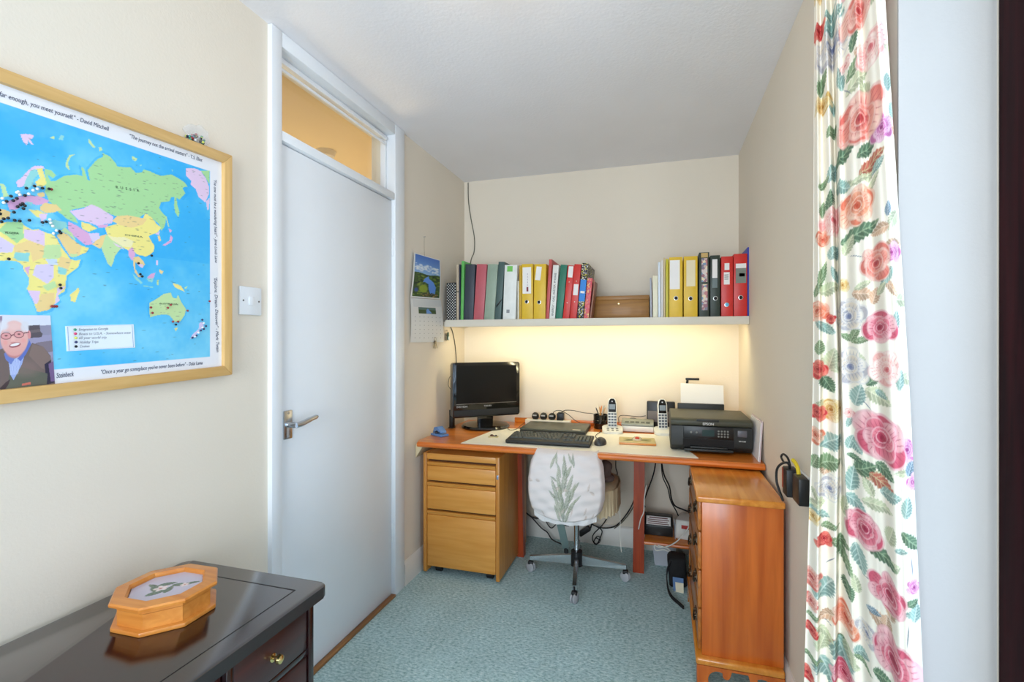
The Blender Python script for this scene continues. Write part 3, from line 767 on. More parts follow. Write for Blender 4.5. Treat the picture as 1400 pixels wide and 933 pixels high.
obj('kneehole_apron', B(-0.85, -0.838, 0.051, 0.771, 0.55, TZ - 0.0285, 0.003), m_mahd, dk, True)

# octagonal box with flower panel
m_boxw = wood('honey_wood', (196, 112, 36), (224, 148, 66), 'x', 10, 0.35, 0.3)
OC = Vector((-1.066, 0.838, TZ))
bx = thing('trinket_box', 'octagonal honey wood box with flower panel on the dark desk', 'box', OC, (0, 0, math.radians(2)))
def octo(R, z): return [Vector((R * math.cos(math.radians(22.5 + 45 * k)), R * math.sin(math.radians(22.5 + 45 * k)), z)) for k in range(8)]
def octring(bm, prof):
    """prof: (R, z) closed loop swept round the octagon"""
    rings = [[bm.verts.new(p) for p in octo(R, z)] for R, z in prof]
    n = len(rings)
    for i in range(n):
        for k in range(8): bm.faces.new((rings[i][k], rings[i][(k + 1) % 8], rings[(i + 1) % n][(k + 1) % 8], rings[(i + 1) % n][k]))
    return bm
bm = NB(); prism(bm, octo(0.103, 0.0), (0, 0, 0.010), 0.003); obj('base_moulding', bm, m_boxw, bx)
bm = NB(); octring(bm, [(0.091, 0.0102), (0.091, 0.042), (0.083, 0.042), (0.083, 0.0102)]); obj('box_wall', bm, m_boxw, bx, smooth=20)
bm = NB(); octring(bm, [(0.0915, 0.0428), (0.0915, 0.052), (0.105, 0.0535), (0.106, 0.058), (0.103, 0.0615), (0.078, 0.064), (0.074, 0.059), (0.074, 0.0428)]); ld = obj('lid_frame', bm, m_boxw, bx, smooth=20)
cv = Canvas(-0.074, 0.074, -0.074, 0.074, 90, 90, (196, 188, 206))
for (x, y, L, w_, a) in ((-0.02, -0.012, .022, .009, 150), (0.0, -0.025, .022, .009, 60), (-0.012, 0.012, .02, .008, 40), (0.02, 0.018, .02, .008, 20), (0.035, 0.03, .02, .006, 40), (-0.035, -0.004, .016, .006, 170), (0.012, -0.006, .018, .008, 110)):
    cv.leaf(x, y, L, w_, math.radians(a), (74, 100, 84), (120, 140, 116))
for (x, y, r) in ((-0.008, -0.008, 0.012), (0.028, 0.02, 0.008)):
    for k in range(5): cv.ell(x + r * .7 * math.cos(k * 1.257), y + r * .7 * math.sin(k * 1.257), r * .6, r * .45, k * 1.257, (244, 236, 232), 1, 0.3, (226, 190, 188))
    cv.ell(x, y, r * .3, r * .3, 0, (190, 110, 100))
def lidfn(X, Y):
    return X, Y, X * 0 + 0.0545
o = cv.mesh('flower_panel', lambda X, Y: (np.clip(X, -0.073, 0.073) * np.minimum(1, 0.096 / np.maximum(np.abs(X) + np.abs(Y), 1e-6)), Y * np.minimum(1, 0.096 / np.maximum(np.abs(X) + np.abs(Y), 1e-6)), X * 0 + 0.0545), painted('flower_panel_print', 0.25, coat=0.4), ld)
# ================================================================== WALL SHELF AND ITS LIGHT
SZ = 1.4085
SFY = 2.767
m_shelf = mat('shelf_paint', (222, 214, 198), 0.5, var=0.015)
sh = thing('wall_shelf', 'cream painted wall shelf running the width of the alcove above the desk', 'shelf', (-0.42, 2.95, 1.366))
obj('shelf_board', B(-1.262, RX - 0.002, SFY + 0.018, BY - 0.001, 1.388, SZ, 0.001), m_shelf, sh, True)
obj('front_lip', B(-1.262, RX - 0.002, SFY, SFY + 0.0175, 1.366, SZ, 0.002), m_shelf, sh, True)
obj('side_batten', B(LX + 0.001, -1.263, SFY + 0.03, BY - 0.002, 1.37, 1.40, 0.001), m_shelf, sh, True)
sl = thing('strip_light', 'slim warm strip light fixed under the wall shelf', 'light', (-0.42, 2.806, 1.37))
obj('lamp_housing', B(-1.15, 0.33, 2.788, 2.825, 1.380, 1.3875, 0.002), m_gloss, sl, True)
bm = NB(); cyl(bm, (-1.13, 2.805, 1.3755), (0.31, 2.805, 1.3755), 0.0042, seg=10)
obj('lamp_tube', bm, glow('warm_tube', (255, 234, 165), 4.0), sl, True)
area_light('strip_light_glow', (-0.41, 2.815, 1.370), (0, 0, 0), 1.5, 0.02, 2.7, (1.0, 0.89, 0.55)).rotation_euler = (math.radians(38), 0, 0)

# ================================================================== FILES ON THE SHELF
m_paper = mat('file_paper', (238, 234, 222), 0.8, var=0.03, vscale=90)
m_label = mat('label_paper', (240, 236, 232), 0.7, var=0.02)
m_ink = mat('ink', (46, 44, 50), 0.7)
m_ring = mat('steel_ring', (190, 190, 186), 0.3, 0.9)
m_hole = mat('finger_hole', (16, 12, 12), 0.8)
FYB = 2.786
def xat(u, y=FYB): d = ray(u, 466); return d.x / d.y * y
def zat(u, v, y=FYB): return ony(u, v, y).z
def binder(label, col, u0, u1, vtop, ut0=None, name='box_file', cat='file', depth=0.285, material=None, hole=None, labels=(), pages=True, group='files on the wall shelf', dy=0.0, rough=0.45, ringm=None, holemat=None):
    """upright file: cover bent round the papers, spine to the room, leaning as its top edge does"""
    y = FYB + dy
    xl, xr = xat(u0, y), xat(u1, y); w = xr - xl - 0.0012
    h = zat((u0 + u1) / 2, vtop, y) - SZ - 0.001
    lean = 0.0
    if ut0 is not None: lean = math.atan2(xat(ut0, y) - xl, h)
    hh = h * math.cos(lean)
    t = thing(name, label, cat, (xl + 0.0006, y, SZ + 0.0006), (0, lean, 0), group)
    m = material or mat('file_' + label[:14], col, rough, var=0.05, vscale=25)
    th = min(0.0028, w * 0.3)
    bm = NB()
    z0 = math.sin(abs(lean)) * w if lean > 0 else 0.0
    if lean != 0: z0 = abs(math.tan(lean)) * w
    # cover: spine and two boards, bottom cut level with the shelf
    def board(xa, xb, ya, yb):
        za, zb = xa * math.tan(lean), xb * math.tan(lean)
        pts = [(xa, ya, za), (xb, ya, zb), (xb, ya, hh), (xa, ya, hh)]
        prism(bm, pts, (0, yb - ya, 0), 0.0006)
    board(0, w, 0, th); board(0, th, th, depth); board(w - th, w, th, depth)
    obj('cover', bm, m, t, smooth=30)
    if pages and w > 0.008:
        obj('papers', B(th + 0.0005, w - th - 0.0005, 0.02, depth - 0.012, max(0.004, w * abs(math.tan(lean)) + 0.002), hh - 0.012), m_paper, t)
    if hole:
        hx = xat(hole[0], y) - xl; hz = zat(hole[0], hole[1], y) - SZ
        hx = hx - hz * math.tan(lean)
        bm = NB(); lathe(bm, [(0.0115, 0.0), (0.0115, 0.0016), (0.009, 0.002), (0.009, 0.0004)], (hx, -0.0003, hz), 20, (0, -1, 0)); r = obj('finger_ring', bm, ringm or m_ring, t)
        bm = NB(); lathe(bm, [(0.0, 0.0011), (0.0088, 0.0010), (0.0088, 0.0002)], (hx, -0.0003, hz), 20, (0, -1, 0)); obj('finger_hole', bm, holemat or m_hole, r)
    for L in labels:
        ua, ub, va, vb = L[:4]; mm = L[4] if len(L) > 4 and L[4] else m_label
        a, b = xat(ua, y) - xl, xat(ub, y) - xl
        zb_, za_ = zat(ua, va, y) - SZ, zat(ua, vb, y) - SZ
        sh_ = (za_ + zb_) / 2 * math.tan(lean)
        bm = NB(); rot = math.radians(L[5]) if len(L) > 5 else 0
        M = Matrix.Translation(((a + b) / 2 - sh_, -0.0006, (za_ + zb_) / 2)) @ Matrix.Rotation(rot, 4, 'Y')
        box(bm, -(b - a) / 2, (b - a) / 2, -0.0004, 0.0005, -(zb_ - za_) / 2, (zb_ - za_) / 2, M=M)
        obj('spine_label', bm, mm, t)
    return t, w, hh
def spine_text(t, s, size, x, z, right, up, material=None, xs=1.0, y=-0.0014):
    obj('lettering', text_bm(s, size, (x, y, z), right, up, xs=xs), material or m_ink, t, smooth=0)

t, w, h = binder('black cardboard file with white polka dots, at the left end of the shelf', (16, 16, 18), 610.5, 623.6, 386.6, name='box_file', depth=0.24)
bm = NB(); pitch = 0.0172; row = 0
zz = 0.006
while zz < h - 0.004:
    xx = 0.005 + (pitch / 2 if row % 2 else 0)
    while xx < w - 0.002:
        lathe(bm, [(0.0, 0.0004), (0.0031, 0.0004), (0.0031, -0.0001)], (xx, -0.0002, zz), 8, (0, -1, 0)); xx += pitch
    zz += pitch / 2; row += 1
obj('polka_dots', bm, mat('dot_white', (232, 232, 226), 0.6), t, smooth=0)
t, w, h = binder('slim beige notebook with a black elastic, next to the polka dot file', (196, 176, 150), 624, 627.2, 361.5, name='notebook', cat='notebook', depth=0.22)
obj('elastic_band', B(-0.0008, w + 0.0006, -0.001, 0.002, h * 0.5, h * 0.515), m_blk, t)
binder('thin navy folder between the beige notebook and the green folder', (34, 42, 60), 627.5, 629.3, 361.5, name='document_folder', cat='folder', depth=0.25)
binder('bright green document folder, the tallest among the dark files at left', (98, 178, 88), 629.5, 633.4, 357.0, 631, name='document_folder', cat='folder', depth=0.3)
binder('dark slate blue ring binder leaning beside the green folder', (56, 62, 72), 633.8, 646.8, 361, 636.6, name='ring_binder')
binder('dusky pink ring binder leaning against the slate blue one', (190, 92, 100), 647.2, 661, 360.6, 652, name='ring_binder')
binder('sage green ring binder right of the dusky pink binder', (150, 166, 146), 661.6, 675.6, 360.6, 667, name='ring_binder')
t, w, h = binder('dark grey-green magazine file with cut-away side, beside the sage binder', (70, 92, 88), 676.2, 684.6, 357.5, 681.6, name='magazine_file', cat='magazine file', depth=0.25)
bm = NB(); prism(bm, [(0.004, -0.001, h * 0.24), (w * 0.98, -0.001, h * 0.36), (w * 0.98, -0.001, h * 0.34), (0.006, -0.001, h * 0.2)], (0, 0.0012, 0)); obj('file_cutout', bm, m_hole, t)
m_green = mat('green_sticker', (120, 196, 90), 0.6)
t, w, h = binder('white box file with a green mark at the top of its spine', (232, 232, 226), 687.2, 704.6, 362, 690, labels=((693.3, 700.8, 364, 371.5, m_green), (692.3, 696.5, 423.5, 428, mat('barcode_grey', (150, 150, 150), 0.7))))
binder('thin cream booklet standing between the white and first yellow files', (226, 218, 196), 707.4, 709.7, 384, name='booklet', cat='booklet', depth=0.2)
binder('narrow mustard card folder between the cream booklet and first yellow file', (206, 160, 30), 709.9, 712.6, 363, name='document_folder', cat='folder', depth=0.26)
m_yel = mat('yellow_file', (226, 184, 42), 0.45, var=0.04, vscale=30)
t, w, h = binder('yellow lever arch file with tall white label and dark printed mark', 0, 713, 728.7, 361, material=m_yel, hole=(720, 413), labels=((714.4, 726, 366, 402),), name='lever_arch_file')
obj('label_print', B(w * 0.44, w * 0.60, -0.0018, -0.0008, h * 0.50, h * 0.58), mat('red_brown_print', (130, 60, 66), 0.7), t)
for k in range(5): obj('label_print', B(w * 0.5, w * 0.56, -0.0018, -0.0008, h * (0.6 + 0.05 * k), h * (0.63 + 0.05 * k)), mat('pale_print%d' % k, (196, 184, 190), 0.7), t)
t, w, h = binder('yellow lever arch file with small crooked label left of the red folder', 0, 729.4, 745.6, 361, 730.5, material=m_yel, hole=(737, 413.5), labels=((732.4, 739.6, 365, 383.5, None, 6),), name='lever_arch_file')
binder('coral red card folder standing taller than the white binder next to it', (198, 82, 80), 746.2, 750.4, 354.5, 750.6, name='document_folder', cat='folder', depth=0.3)
t, w, h = binder('white ring binder with black handwriting down its spine', (232, 230, 222), 750.8, 758.8, 362, 756.2, name='ring_binder')
spine_text(t, 'ENERGY / GAS, WATER, PHONE', 0.0155, w * 0.68, h * 0.06, (0, 0, 1), (-1, 0, 0), xs=1.12)
binder('bottle green ring binder right of the handwritten white binder', (34, 116, 92), 759.4, 768.6, 361.2, 766.6, name='ring_binder')
m_red = mat('red_file', (208, 44, 36), 0.4, var=0.05, vscale=30)
m_dot = mat('rivet', (240, 230, 214), 0.4)
t, w, h = binder('red ring binder with white label at the top of its spine', 0, 769.2, 778.2, 362.2, 776.4, material=m_red, name='ring_binder', labels=((776.9, 783.2, 363.8, 379),))
for zz in (0.69, 0.3): obj('rivet', lathe(NB(), [(0, 0.0014), (0.0026, 0.001), (0.003, 0)], (w * 0.45, 0, h * zz), 10, (0, -1, 0)), m_dot, t)
t, w, h = binder('red ring binder with white label halfway down its spine', 0, 778.8, 788.2, 360.6, 785.4, material=m_red, name='ring_binder', labels=((784, 790.2, 388.5, 403.5),))
for zz in (0.69, 0.31): obj('rivet', lathe(NB(), [(0, 0.0014), (0.0026, 0.001), (0.003, 0)], (w * 0.5, 0, h * zz), 10, (0, -1, 0)), m_dot, t)
t, w, h = binder('black flower-patterned binder with a blue middle panel', 0, 788.8, 797.2, 359, 796, name='ring_binder', material=confetti('ditsy_flowers', [(24, 24, 28), (30, 30, 30), (26, 30, 26), (222, 210, 60), (40, 40, 42), (220, 220, 214), (28, 28, 30), (150, 130, 160)], 210))
obj('spine_panel', B(0.0004, w - 0.0004, -0.0013, 0.0, h * 0.31, h * 0.70), mat('panel_blue', (34, 130, 214), 0.5), t)
obj('spine_label', B(w * 0.15, w * 0.85, -0.0019, -0.0012, h * 0.455, h * 0.495), m_label, t)
binder('pink patterned paperback leaning on the flower-patterned binder', 0, 798, 805, 379.6, 803.2, name='paperback_book', cat='book', depth=0.108, material=confetti('pink_pattern', [(222, 92, 96), (226, 104, 100), (216, 84, 96), (238, 190, 120), (230, 120, 120), (226, 90, 100), (200, 110, 150)], 120))
binder('thin brown booklet leaning beside the pink paperback', (150, 96, 74), 806, 808.2, 384.5, 812.0, name='booklet', cat='booklet', depth=0.105)
# old wooden box
m_oldw = wood('old_brown_wood', (132, 86, 28), (172, 120, 48), 'x', 8, 0.5, 0.1)
bxl, bxr = xat(809, 2.90), xat(887.3, 2.90)
wb = thing('wooden_case', 'long low brown wooden case lying along the middle of the shelf', 'box', ((bxl + bxr) / 2, 2.98, SZ))
ztop = zat(850, 404.5, 2.90)
obj('case_body', B(bxl, bxr, 2.90, 3.06, SZ + 0.0005, ztop - 0.024, 0.002), m_oldw, wb, True)
obj('case_lid', B(bxl - 0.001, bxr + 0.001, 2.899, 3.061, ztop - 0.0235, ztop, 0.002), m_oldw, wb, True)
kp = ony(846, 415.5, 2.90); bm = NB(); lathe(bm, [(0.007, 0), (0.007, 0.002), (0.004, 0.003), (0.0045, 0.007), (0, 0.008)], kp, 14, (0, -1, 0)); obj('catch', bm, m_knob, wb, True)
# right hand group
binder('thin grey magazine curling at the left of the right-hand files', (170, 172, 182), 889.0, 891.6, 380, 888.2, name='magazine', cat='magazine', depth=0.21)
binder('cream booklet beside the grey magazine', (228, 222, 196), 892.4, 899.4, 377, name='booklet', cat='booklet', depth=0.21)
binder('pale blue-white sheaf of papers behind the cream booklet', (214, 222, 232), 899.8, 903.6, 358.5, 899.4, name='paper_sheaf', cat='papers', depth=0.25)
binder('white plastic folder left of the beige folder', (232, 226, 220), 904.0, 906.6, 356, name='document_folder', cat='folder', depth=0.26)
binder('beige card folder with a dog-eared tall back', (206, 184, 140), 907.0, 909.6, 352.5, name='document_folder', cat='folder', depth=0.28)
binder('thin lime yellow folder touching the right-hand yellow files', (196, 184, 40), 910, 914.2, 354, name='document_folder', cat='folder', depth=0.28)
binder('yellow lever arch file with tall blank label, left of the right-hand pair', 0, 914.8, 933.4, 351.6, material=m_yel, hole=(924, 408), labels=((915.6, 929.2, 356.5, 396),), name='lever_arch_file')
m_film = mat('label_film', (236, 222, 184), 0.15, var=0.04)
binder('yellow lever arch file with shiny cream label, beside the photo-covered file', 0, 934.8, 953.8, 350.4, material=m_yel, hole=(944, 408.5), labels=((938.2, 950.4, 356.5, 392, m_film),), name='lever_arch_file')
m_coll = confetti('photo_collage', [(196, 170, 160), (150, 96, 110), (210, 196, 190), (120, 110, 130), (190, 120, 120), (224, 206, 170), (110, 140, 170)], 70, 0.3)
t, w, h = binder('tall dark green file covered with photographs', (44, 54, 42), 955.6, 969.8, 345.2, name='lever_arch_file', labels=((958.4, 967.6, 346.5, 352.6, mat('gold_label', (196, 160, 90), 0.4)), (959, 967, 353.6, 386, m_coll), (959.4, 967.2, 389, 424.5, m_coll)))
binder('dark green lever arch file with narrow white label left of the red files', (40, 52, 42), 971, 984.4, 349.2, name='lever_arch_file', hole=(978, 408.3), labels=((973.6, 980.6, 355, 380.6), (973.6, 980.6, 381.2, 394, mat('grey_film', (104, 118, 118), 0.3))))
t, w, h = binder('red lever arch file with two small labels and a blue finger hole', 0, 986, 1002.2, 350.6, material=m_red, name='lever_arch_file', hole=(993.5, 417), holemat=mat('blue_dot', (92, 180, 222), 0.4), labels=((990.4, 997, 360.4, 369.5), (989.4, 997.4, 372.8, 389.5)))
for k in range(3): obj('label_print', B(w * 0.27, w * 0.62, -0.0018, -0.0009, h * (0.615 + 0.035 * k), h * (0.625 + 0.035 * k)), m_ink, t)
t, w, h = binder('red lever arch file with grey photo label beside the blue folder', 0, 1003, 1021.6, 347, material=m_red, name='lever_arch_file', hole=(1012.6, 407.2), labels=((1005.8, 1020, 361, 367.2), (1005.8, 1020, 367.4, 387.6, mat('grey_green_photo', (120, 128, 116), 0.4)), (1010.5, 1018, 374, 378.5)))
binder('blue plastic folder squeezed between the last red file and the right wall', (44, 62, 170), 1022, 1024.2, 338, name='document_folder', cat='folder', depth=0.3)

# ================================================================== MONITOR
m_bgl = mat('gloss_black', (10, 11, 12), 0.12, coat=0.4)
m_bsat = mat('satin_black', (22, 23, 24), 0.4)
m_screen = mat('dark_screen', (9, 10, 10), 0.2, spec=0.5)
L_, R_ = Vector((-1.207, 2.738, 0)), Vector((-0.87, 3.017, 0))
ang = math.atan2(R_.y - L_.y, R_.x - L_.x)
mc = (L_ + R_) / 2
mw = (R_ - L_).length
mon = thing('monitor', 'black flat screen monitor switched off at the left end of the desk', 'monitor', (mc.x, mc.y, DZ), (0, 0, ang))
zb, zt_ = 0.815 - DZ, 1.149 - DZ
def slab(w, h, zc, y0, y1, r, bev=0.004):
    bm = NB(); prism(bm, [(p, y0, q + zc) for p, q in rrect(w, h, r, 5)], (0, y1 - y0, 0), bev); return bm
obj('housing', slab(mw, zt_ - zb, (zt_ + zb) / 2, -0.022, 0.03, 0.014), m_bgl, mon)
obj('back_bulge', slab(mw * 0.7, (zt_ - zb) * 0.66, (zt_ + zb) / 2, 0.0305, 0.07, 0.03, 0.01), m_bsat, mon)
obj('screen', B(-mw / 2 + 0.022, mw / 2 - 0.022, -0.0226, -0.0216, zb + 0.085, zt_ - 0.02), m_screen, mon)
obj('speaker_grille', B(-mw / 2 + 0.008, mw / 2 - 0.008, -0.0245, -0.0215, zb + 0.008, zb + 0.046, 0.001), mat('grille', (30, 32, 34), 0.7, bump=0.5, bscale=900), mon)
obj('chrome_line', B(-mw / 2 + 0.022, mw / 2 - 0.022, -0.0232, -0.0216, zb + 0.0815, zb + 0.0835), m_chrome, mon)
m_sil = mat('silver_print', (190, 192, 194), 0.4)
obj('lettering', text_bm('DVD HDMI', 0.014, (-mw / 2 + 0.024, -0.0228, zb + 0.062), (1, 0, 0), (0, 0, 1)), m_sil, mon, smooth=0)
obj('lettering', text_bm('TOSHIBA', 0.012, (-0.02, -0.0228, zb + 0.062), (1, 0, 0), (0, 0, 1)), m_sil, mon, smooth=0)
bm = NB(); lathe(bm, [(0.0, 0), (0.148, 0.0), (0.15, 0.006), (0.142, 0.014), (0.06, 0.02), (0.0, 0.021)], (0, 0.005, 0.0005), 40)
for v in bm.verts: v.co.y = (v.co.y - 0.005) * 1.0 + 0.005; v.co.z *= 1.35
st = obj('stand_base', bm, m_bgl, mon)
obj('stand_neck', B(-0.05, 0.05, 0.0, 0.028, 0.018, 0.12, 0.006), m_bgl, mon)
bm = NB(); box(bm, -0.045, 0.045, -0.001, 0.001, 0.03, 0.055); obj('neck_trim', bm, m_chrome, mon) if False else bm.free()

# ================================================================== KEYBOARD, LAPTOP, MOUSE
m_kb = mat('keyboard_black', (36, 38, 38), 0.5)
m_key = mat('key_cap', (72, 76, 70), 0.55)
kb = thing('keyboard', 'black wired keyboard in front of the closed laptop', 'keyboard', (-0.556, 2.535, DZ + 0.0024), (math.radians(4), 0, math.radians(0.5)))
kw, kd = 0.44, 0.175
obj('keyboard_base', B(-kw / 2, kw / 2, -kd / 2, kd / 2, 0.0065, 0.026, 0.006, 3), m_kb, kb)
bm = NB()
for s in (-1, 1): box(bm, s * 0.18 - 0.015, s * 0.18 + 0.015, kd / 2 - 0.02, kd / 2 - 0.012, -0.0050, 0.007)
obj('tilt_foot', bm, m_kb, kb)
keyme = None
def key(x, y, w, d):
    global keyme
    bm = NB()
    b = [bm.verts.new((x + sx * w / 2, y + sy * d / 2, 0.0262)) for sx, sy in ((-1, -1), (1, -1), (1, 1), (-1, 1))]
    tt = [bm.verts.new((x + sx * w * 0.40, y + sy * d * 0.38 + 0.0005, 0.0335)) for sx, sy in ((-1, -1), (1, -1), (1, 1), (-1, 1))]
    bm.faces.new(tt)
    for i in range(4): bm.faces.new((b[i], b[(i + 1) % 4], tt[(i + 1) % 4], tt[i]))
    obj('key', bm, m_key, kb, smooth=0)
px_ = 0.0185
rows = [(0.062, [1, None] + [1] * 4 + [None] + [1] * 4 + [None] + [1] * 4), (0.037, [1] * 13 + [2]), (0.0185, [1.5] + [1] * 12 + [1.5]), (0.0, [1.75] + [1] * 11 + [2.25]), (-0.0185, [1.25] + [1] * 11 + [2.75]), (-0.037, [1.25, 1.25, 1.25, 6.25, 1.25, 1.25, 1.25, 1.25])]
for yy, ks in rows:
    x = -kw / 2 + 0.014
    sc = 0.268 / sum((k if k else 0.66) for k in ks)
    for k in ks:
        if k is None: x += 0.66 * sc; continue
        key(x + k * sc / 2, yy, k * sc - 0.0012, 0.0172); x += k * sc
for yy in (0.062, 0.037, 0.0185):
    for k in range(3): key(0.082 + k * px_, yy, 0.0172, 0.0172)
for xx, yy in ((0.0, -0.037), (1, -0.037), (2, -0.037), (1, -0.0185)): key(0.082 + xx * px_, yy, 0.0172, 0.0172)
for r_, yy in enumerate((0.037, 0.0185, 0.0, -0.0185, -0.037)):
    for k in range(4): key(0.145 + k * px_, yy, 0.0172, 0.0172)

m_lap = mat('laptop_graphite', (84, 86, 76), 0.42, 0.25, var=0.03)
lp = thing('laptop', 'closed grey laptop lying behind the keyboard', 'laptop', (-0.596, 2.885, DZ + 0.0024), (0, 0, math.radians(1)))
obj('laptop_base', B(-0.19, 0.19, -0.135, 0.13, 0.002, 0.017, 0.004), mat('laptop_base', (52, 54, 50), 0.5), lp)
obj('laptop_lid', B(-0.19, 0.19, -0.135, 0.13, 0.0178, 0.028, 0.004), m_lap, lp)
obj('maker_badge', B(0.115, 0.16, -0.118, -0.10, 0.0279, 0.0284), mat('badge', (214, 210, 190), 0.4), lp)
bm = NB()
for sx in (-1, 1):
    for sy in (-1, 1): cyl(bm, (sx * 0.16, sy * 0.11, 0), (sx * 0.16, sy * 0.11, 0.0022), 0.008, seg=10)
obj('rubber_foot', bm, m_blk, lp)

ms = thing('computer_mouse', 'dark grey mouse on the pad right of the keyboard', 'mouse', (-0.298, 2.565, DZ + 0.0024), (0, 0, math.radians(-6)))
bm = NB(); sph(bm, (0, 0, 0.004), 1.0, 20, 12, (0.031, 0.052, 0.032))
for v in bm.verts: v.co.z = max(v.co.z, 0.0)
obj('mouse_shell', bm, mat('mouse_grey', (58, 60, 62), 0.4), ms)
bm = NB(); cyl(bm, (-0.003, -0.03, 0.028), (0.003, -0.03, 0.028), 0.006, seg=12); obj('scroll_wheel', bm, m_blk, ms)

# ================================================================== PHONES AND BOXES
m_pwhite = mat('phone_white', (228, 228, 222), 0.35)
m_psil = mat('phone_silver', (190, 192, 196), 0.35, 0.3)
m_lcd = mat('phone_display', (126, 138, 150), 0.2)
def phone(label, x, y, keypad):
    t = thing('cordless_phone', label, 'phone', (x, y, DZ + 0.0024), (0, 0, math.radians(8)), 'cordless phones on the desk')
    hw = 0.058 if keypad else 0.05
    bm = NB(); prism(bm, [(p, q, 0) for p, q in rrect(hw * 2, 0.105, 0.03, 5)], (0, 0, 0.026), 0.007)
    for v in bm.verts:
        if v.co.z > 0.012: v.co.z += 0.012 * (v.co.y / 0.05)
    cr = obj('cradle', bm, m_pwhite, t)
    if keypad:
        bm = NB(); prism(bm, [(p, q - 0.014, 0.0225 + (q - 0.014) / 0.05 * 0.012) for p, q in rrect(hw * 1.6, 0.052, 0.02, 5)], (0, 0, 0.0022)); pn = obj('button_panel', bm, mat('panel_grey', (120, 124, 112), 0.4), t)
        for i in range(3):
            for j in range(2):
                bx_ = -0.026 + 0.026 * i; by_ = -0.026 + 0.022 * j
                bm = NB(); lathe(bm, [(0.0085, 0), (0.007, 0.002), (0, 0.0024)], (bx_, by_, 0.0250 + by_ / 0.05 * 0.012), 12); obj('button', bm, m_blk, pn)
    M = Matrix.Translation((0, 0.012, 0.024)) @ Matrix.Rotation(math.radians(-12), 4, 'X')
    hb = 0.0265; H_ = 0.176
    prof = [(-hb, 0.0), (hb, 0.0), (hb, 0.14), (hb * 0.82, 0.164), (hb * 0.4, H_), (-hb * 0.4, H_), (-hb * 0.82, 0.164), (-hb, 0.14)]
    bm = NB(); prism(bm, [M @ Vector((p, -0.012, q)) for p, q in prof], M.to_3x3() @ Vector((0, 0.026, 0)), 0.005)
    hs = obj('handset', bm, m_pwhite, t)
    bm = NB(); prism(bm, [M @ Vector((p * 0.8, -0.0128, q)) for p, q in [(-hb, 0.092), (hb, 0.092), (hb, 0.142), (hb * 0.8, 0.16), (hb * 0.4, 0.171), (-hb * 0.4, 0.171), (-hb * 0.8, 0.16), (-hb, 0.142)]], M.to_3x3() @ Vector((0, 0.001, 0)))
    obj('face_plate', bm, m_bgl, hs)
    bm = NB(); box(bm, -0.017, 0.017, -0.0138, -0.0125, 0.108, 0.138, 0.0, M=M); obj('display', bm, m_lcd, hs)
    bm = NB(); lathe(bm, [(0.0, 0.001), (0.004, 0.0)], M @ Vector((0, -0.0132, 0.155)), 10, M.to_3x3() @ Vector((0, -1, 0))); obj('earpiece', bm, m_psil, hs)
    for i in range(3):
        for j in range(5):
            bm = NB(); box(bm, -0.0065, 0.0065, -0.0012, 0.0008, -0.0055, 0.0055, M=M @ Matrix.Translation((-0.0165 + 0.0165 * i, -0.0124, 0.016 + 0.0162 * j)))
            obj('key', bm, mat('phone_key', (88, 94, 104), 0.4) if 'phone_key' not in bpy.data.materials else bpy.data.materials['phone_key'], hs, smooth=0)
    return t
phone('white cordless phone in a keypad cradle beside the pencil cup', -0.268, 2.905, True)
phone('white cordless phone in a plain cradle next to the printer', 0.014, 2.94, False)

rt = thing('router_box', 'low pale grey answering unit between the two phones', 'answering machine', (-0.131, 3.008, DZ + 0.0024), (0, 0, math.radians(1)))
bm = NB(); prism(bm, [(-0.092, -0.045, 0), (0.092, -0.045, 0), (0.092, 0.045, 0), (-0.092, 0.045, 0)], (0, 0, 0.034), 0.006); obj('unit_body', bm, m_pwhite, rt)
bm = NB(); prism(bm, [(-0.092, -0.044, 0.0345), (-0.092, 0.045, 0.0345), (-0.092, 0.045, 0.066), (-0.092, 0.0, 0.06), (-0.092, -0.044, 0.046)], (0.184, 0, 0), 0.003); tp_ = obj('unit_lid', bm, mat('unit_grey', (150, 154, 144), 0.45), rt)
M = Matrix.Translation((0, -0.022, 0.0535)) @ Matrix.Rotation(math.radians(17), 4, 'X')
for k in range(5):
    bm = NB(); box(bm, -0.011, 0.011, -0.008, 0.008, 0, 0.0022, M=M @ Matrix.Translation((-0.06 + 0.03 * k, 0, 0))); obj('button', bm, mat('unit_button', (90, 94, 86), 0.4) if k == 0 else bpy.data.materials['unit_button'], tp_)
sp_ = thing('desk_speaker', 'boxy black and grey speaker standing behind the phones', 'speaker', (0.02, 3.08, DZ + 0.0006))
obj('speaker_body', B(-0.1, 0.062, -0.0115, 0.02, 0.001, 0.172, 0.006), m_bsat, sp_)
obj('speaker_grille', B(-0.094, 0.056, -0.0135, -0.011, 0.05, 0.115, 0.001), mat('grey_grille', (110, 104, 104), 0.7), sp_)

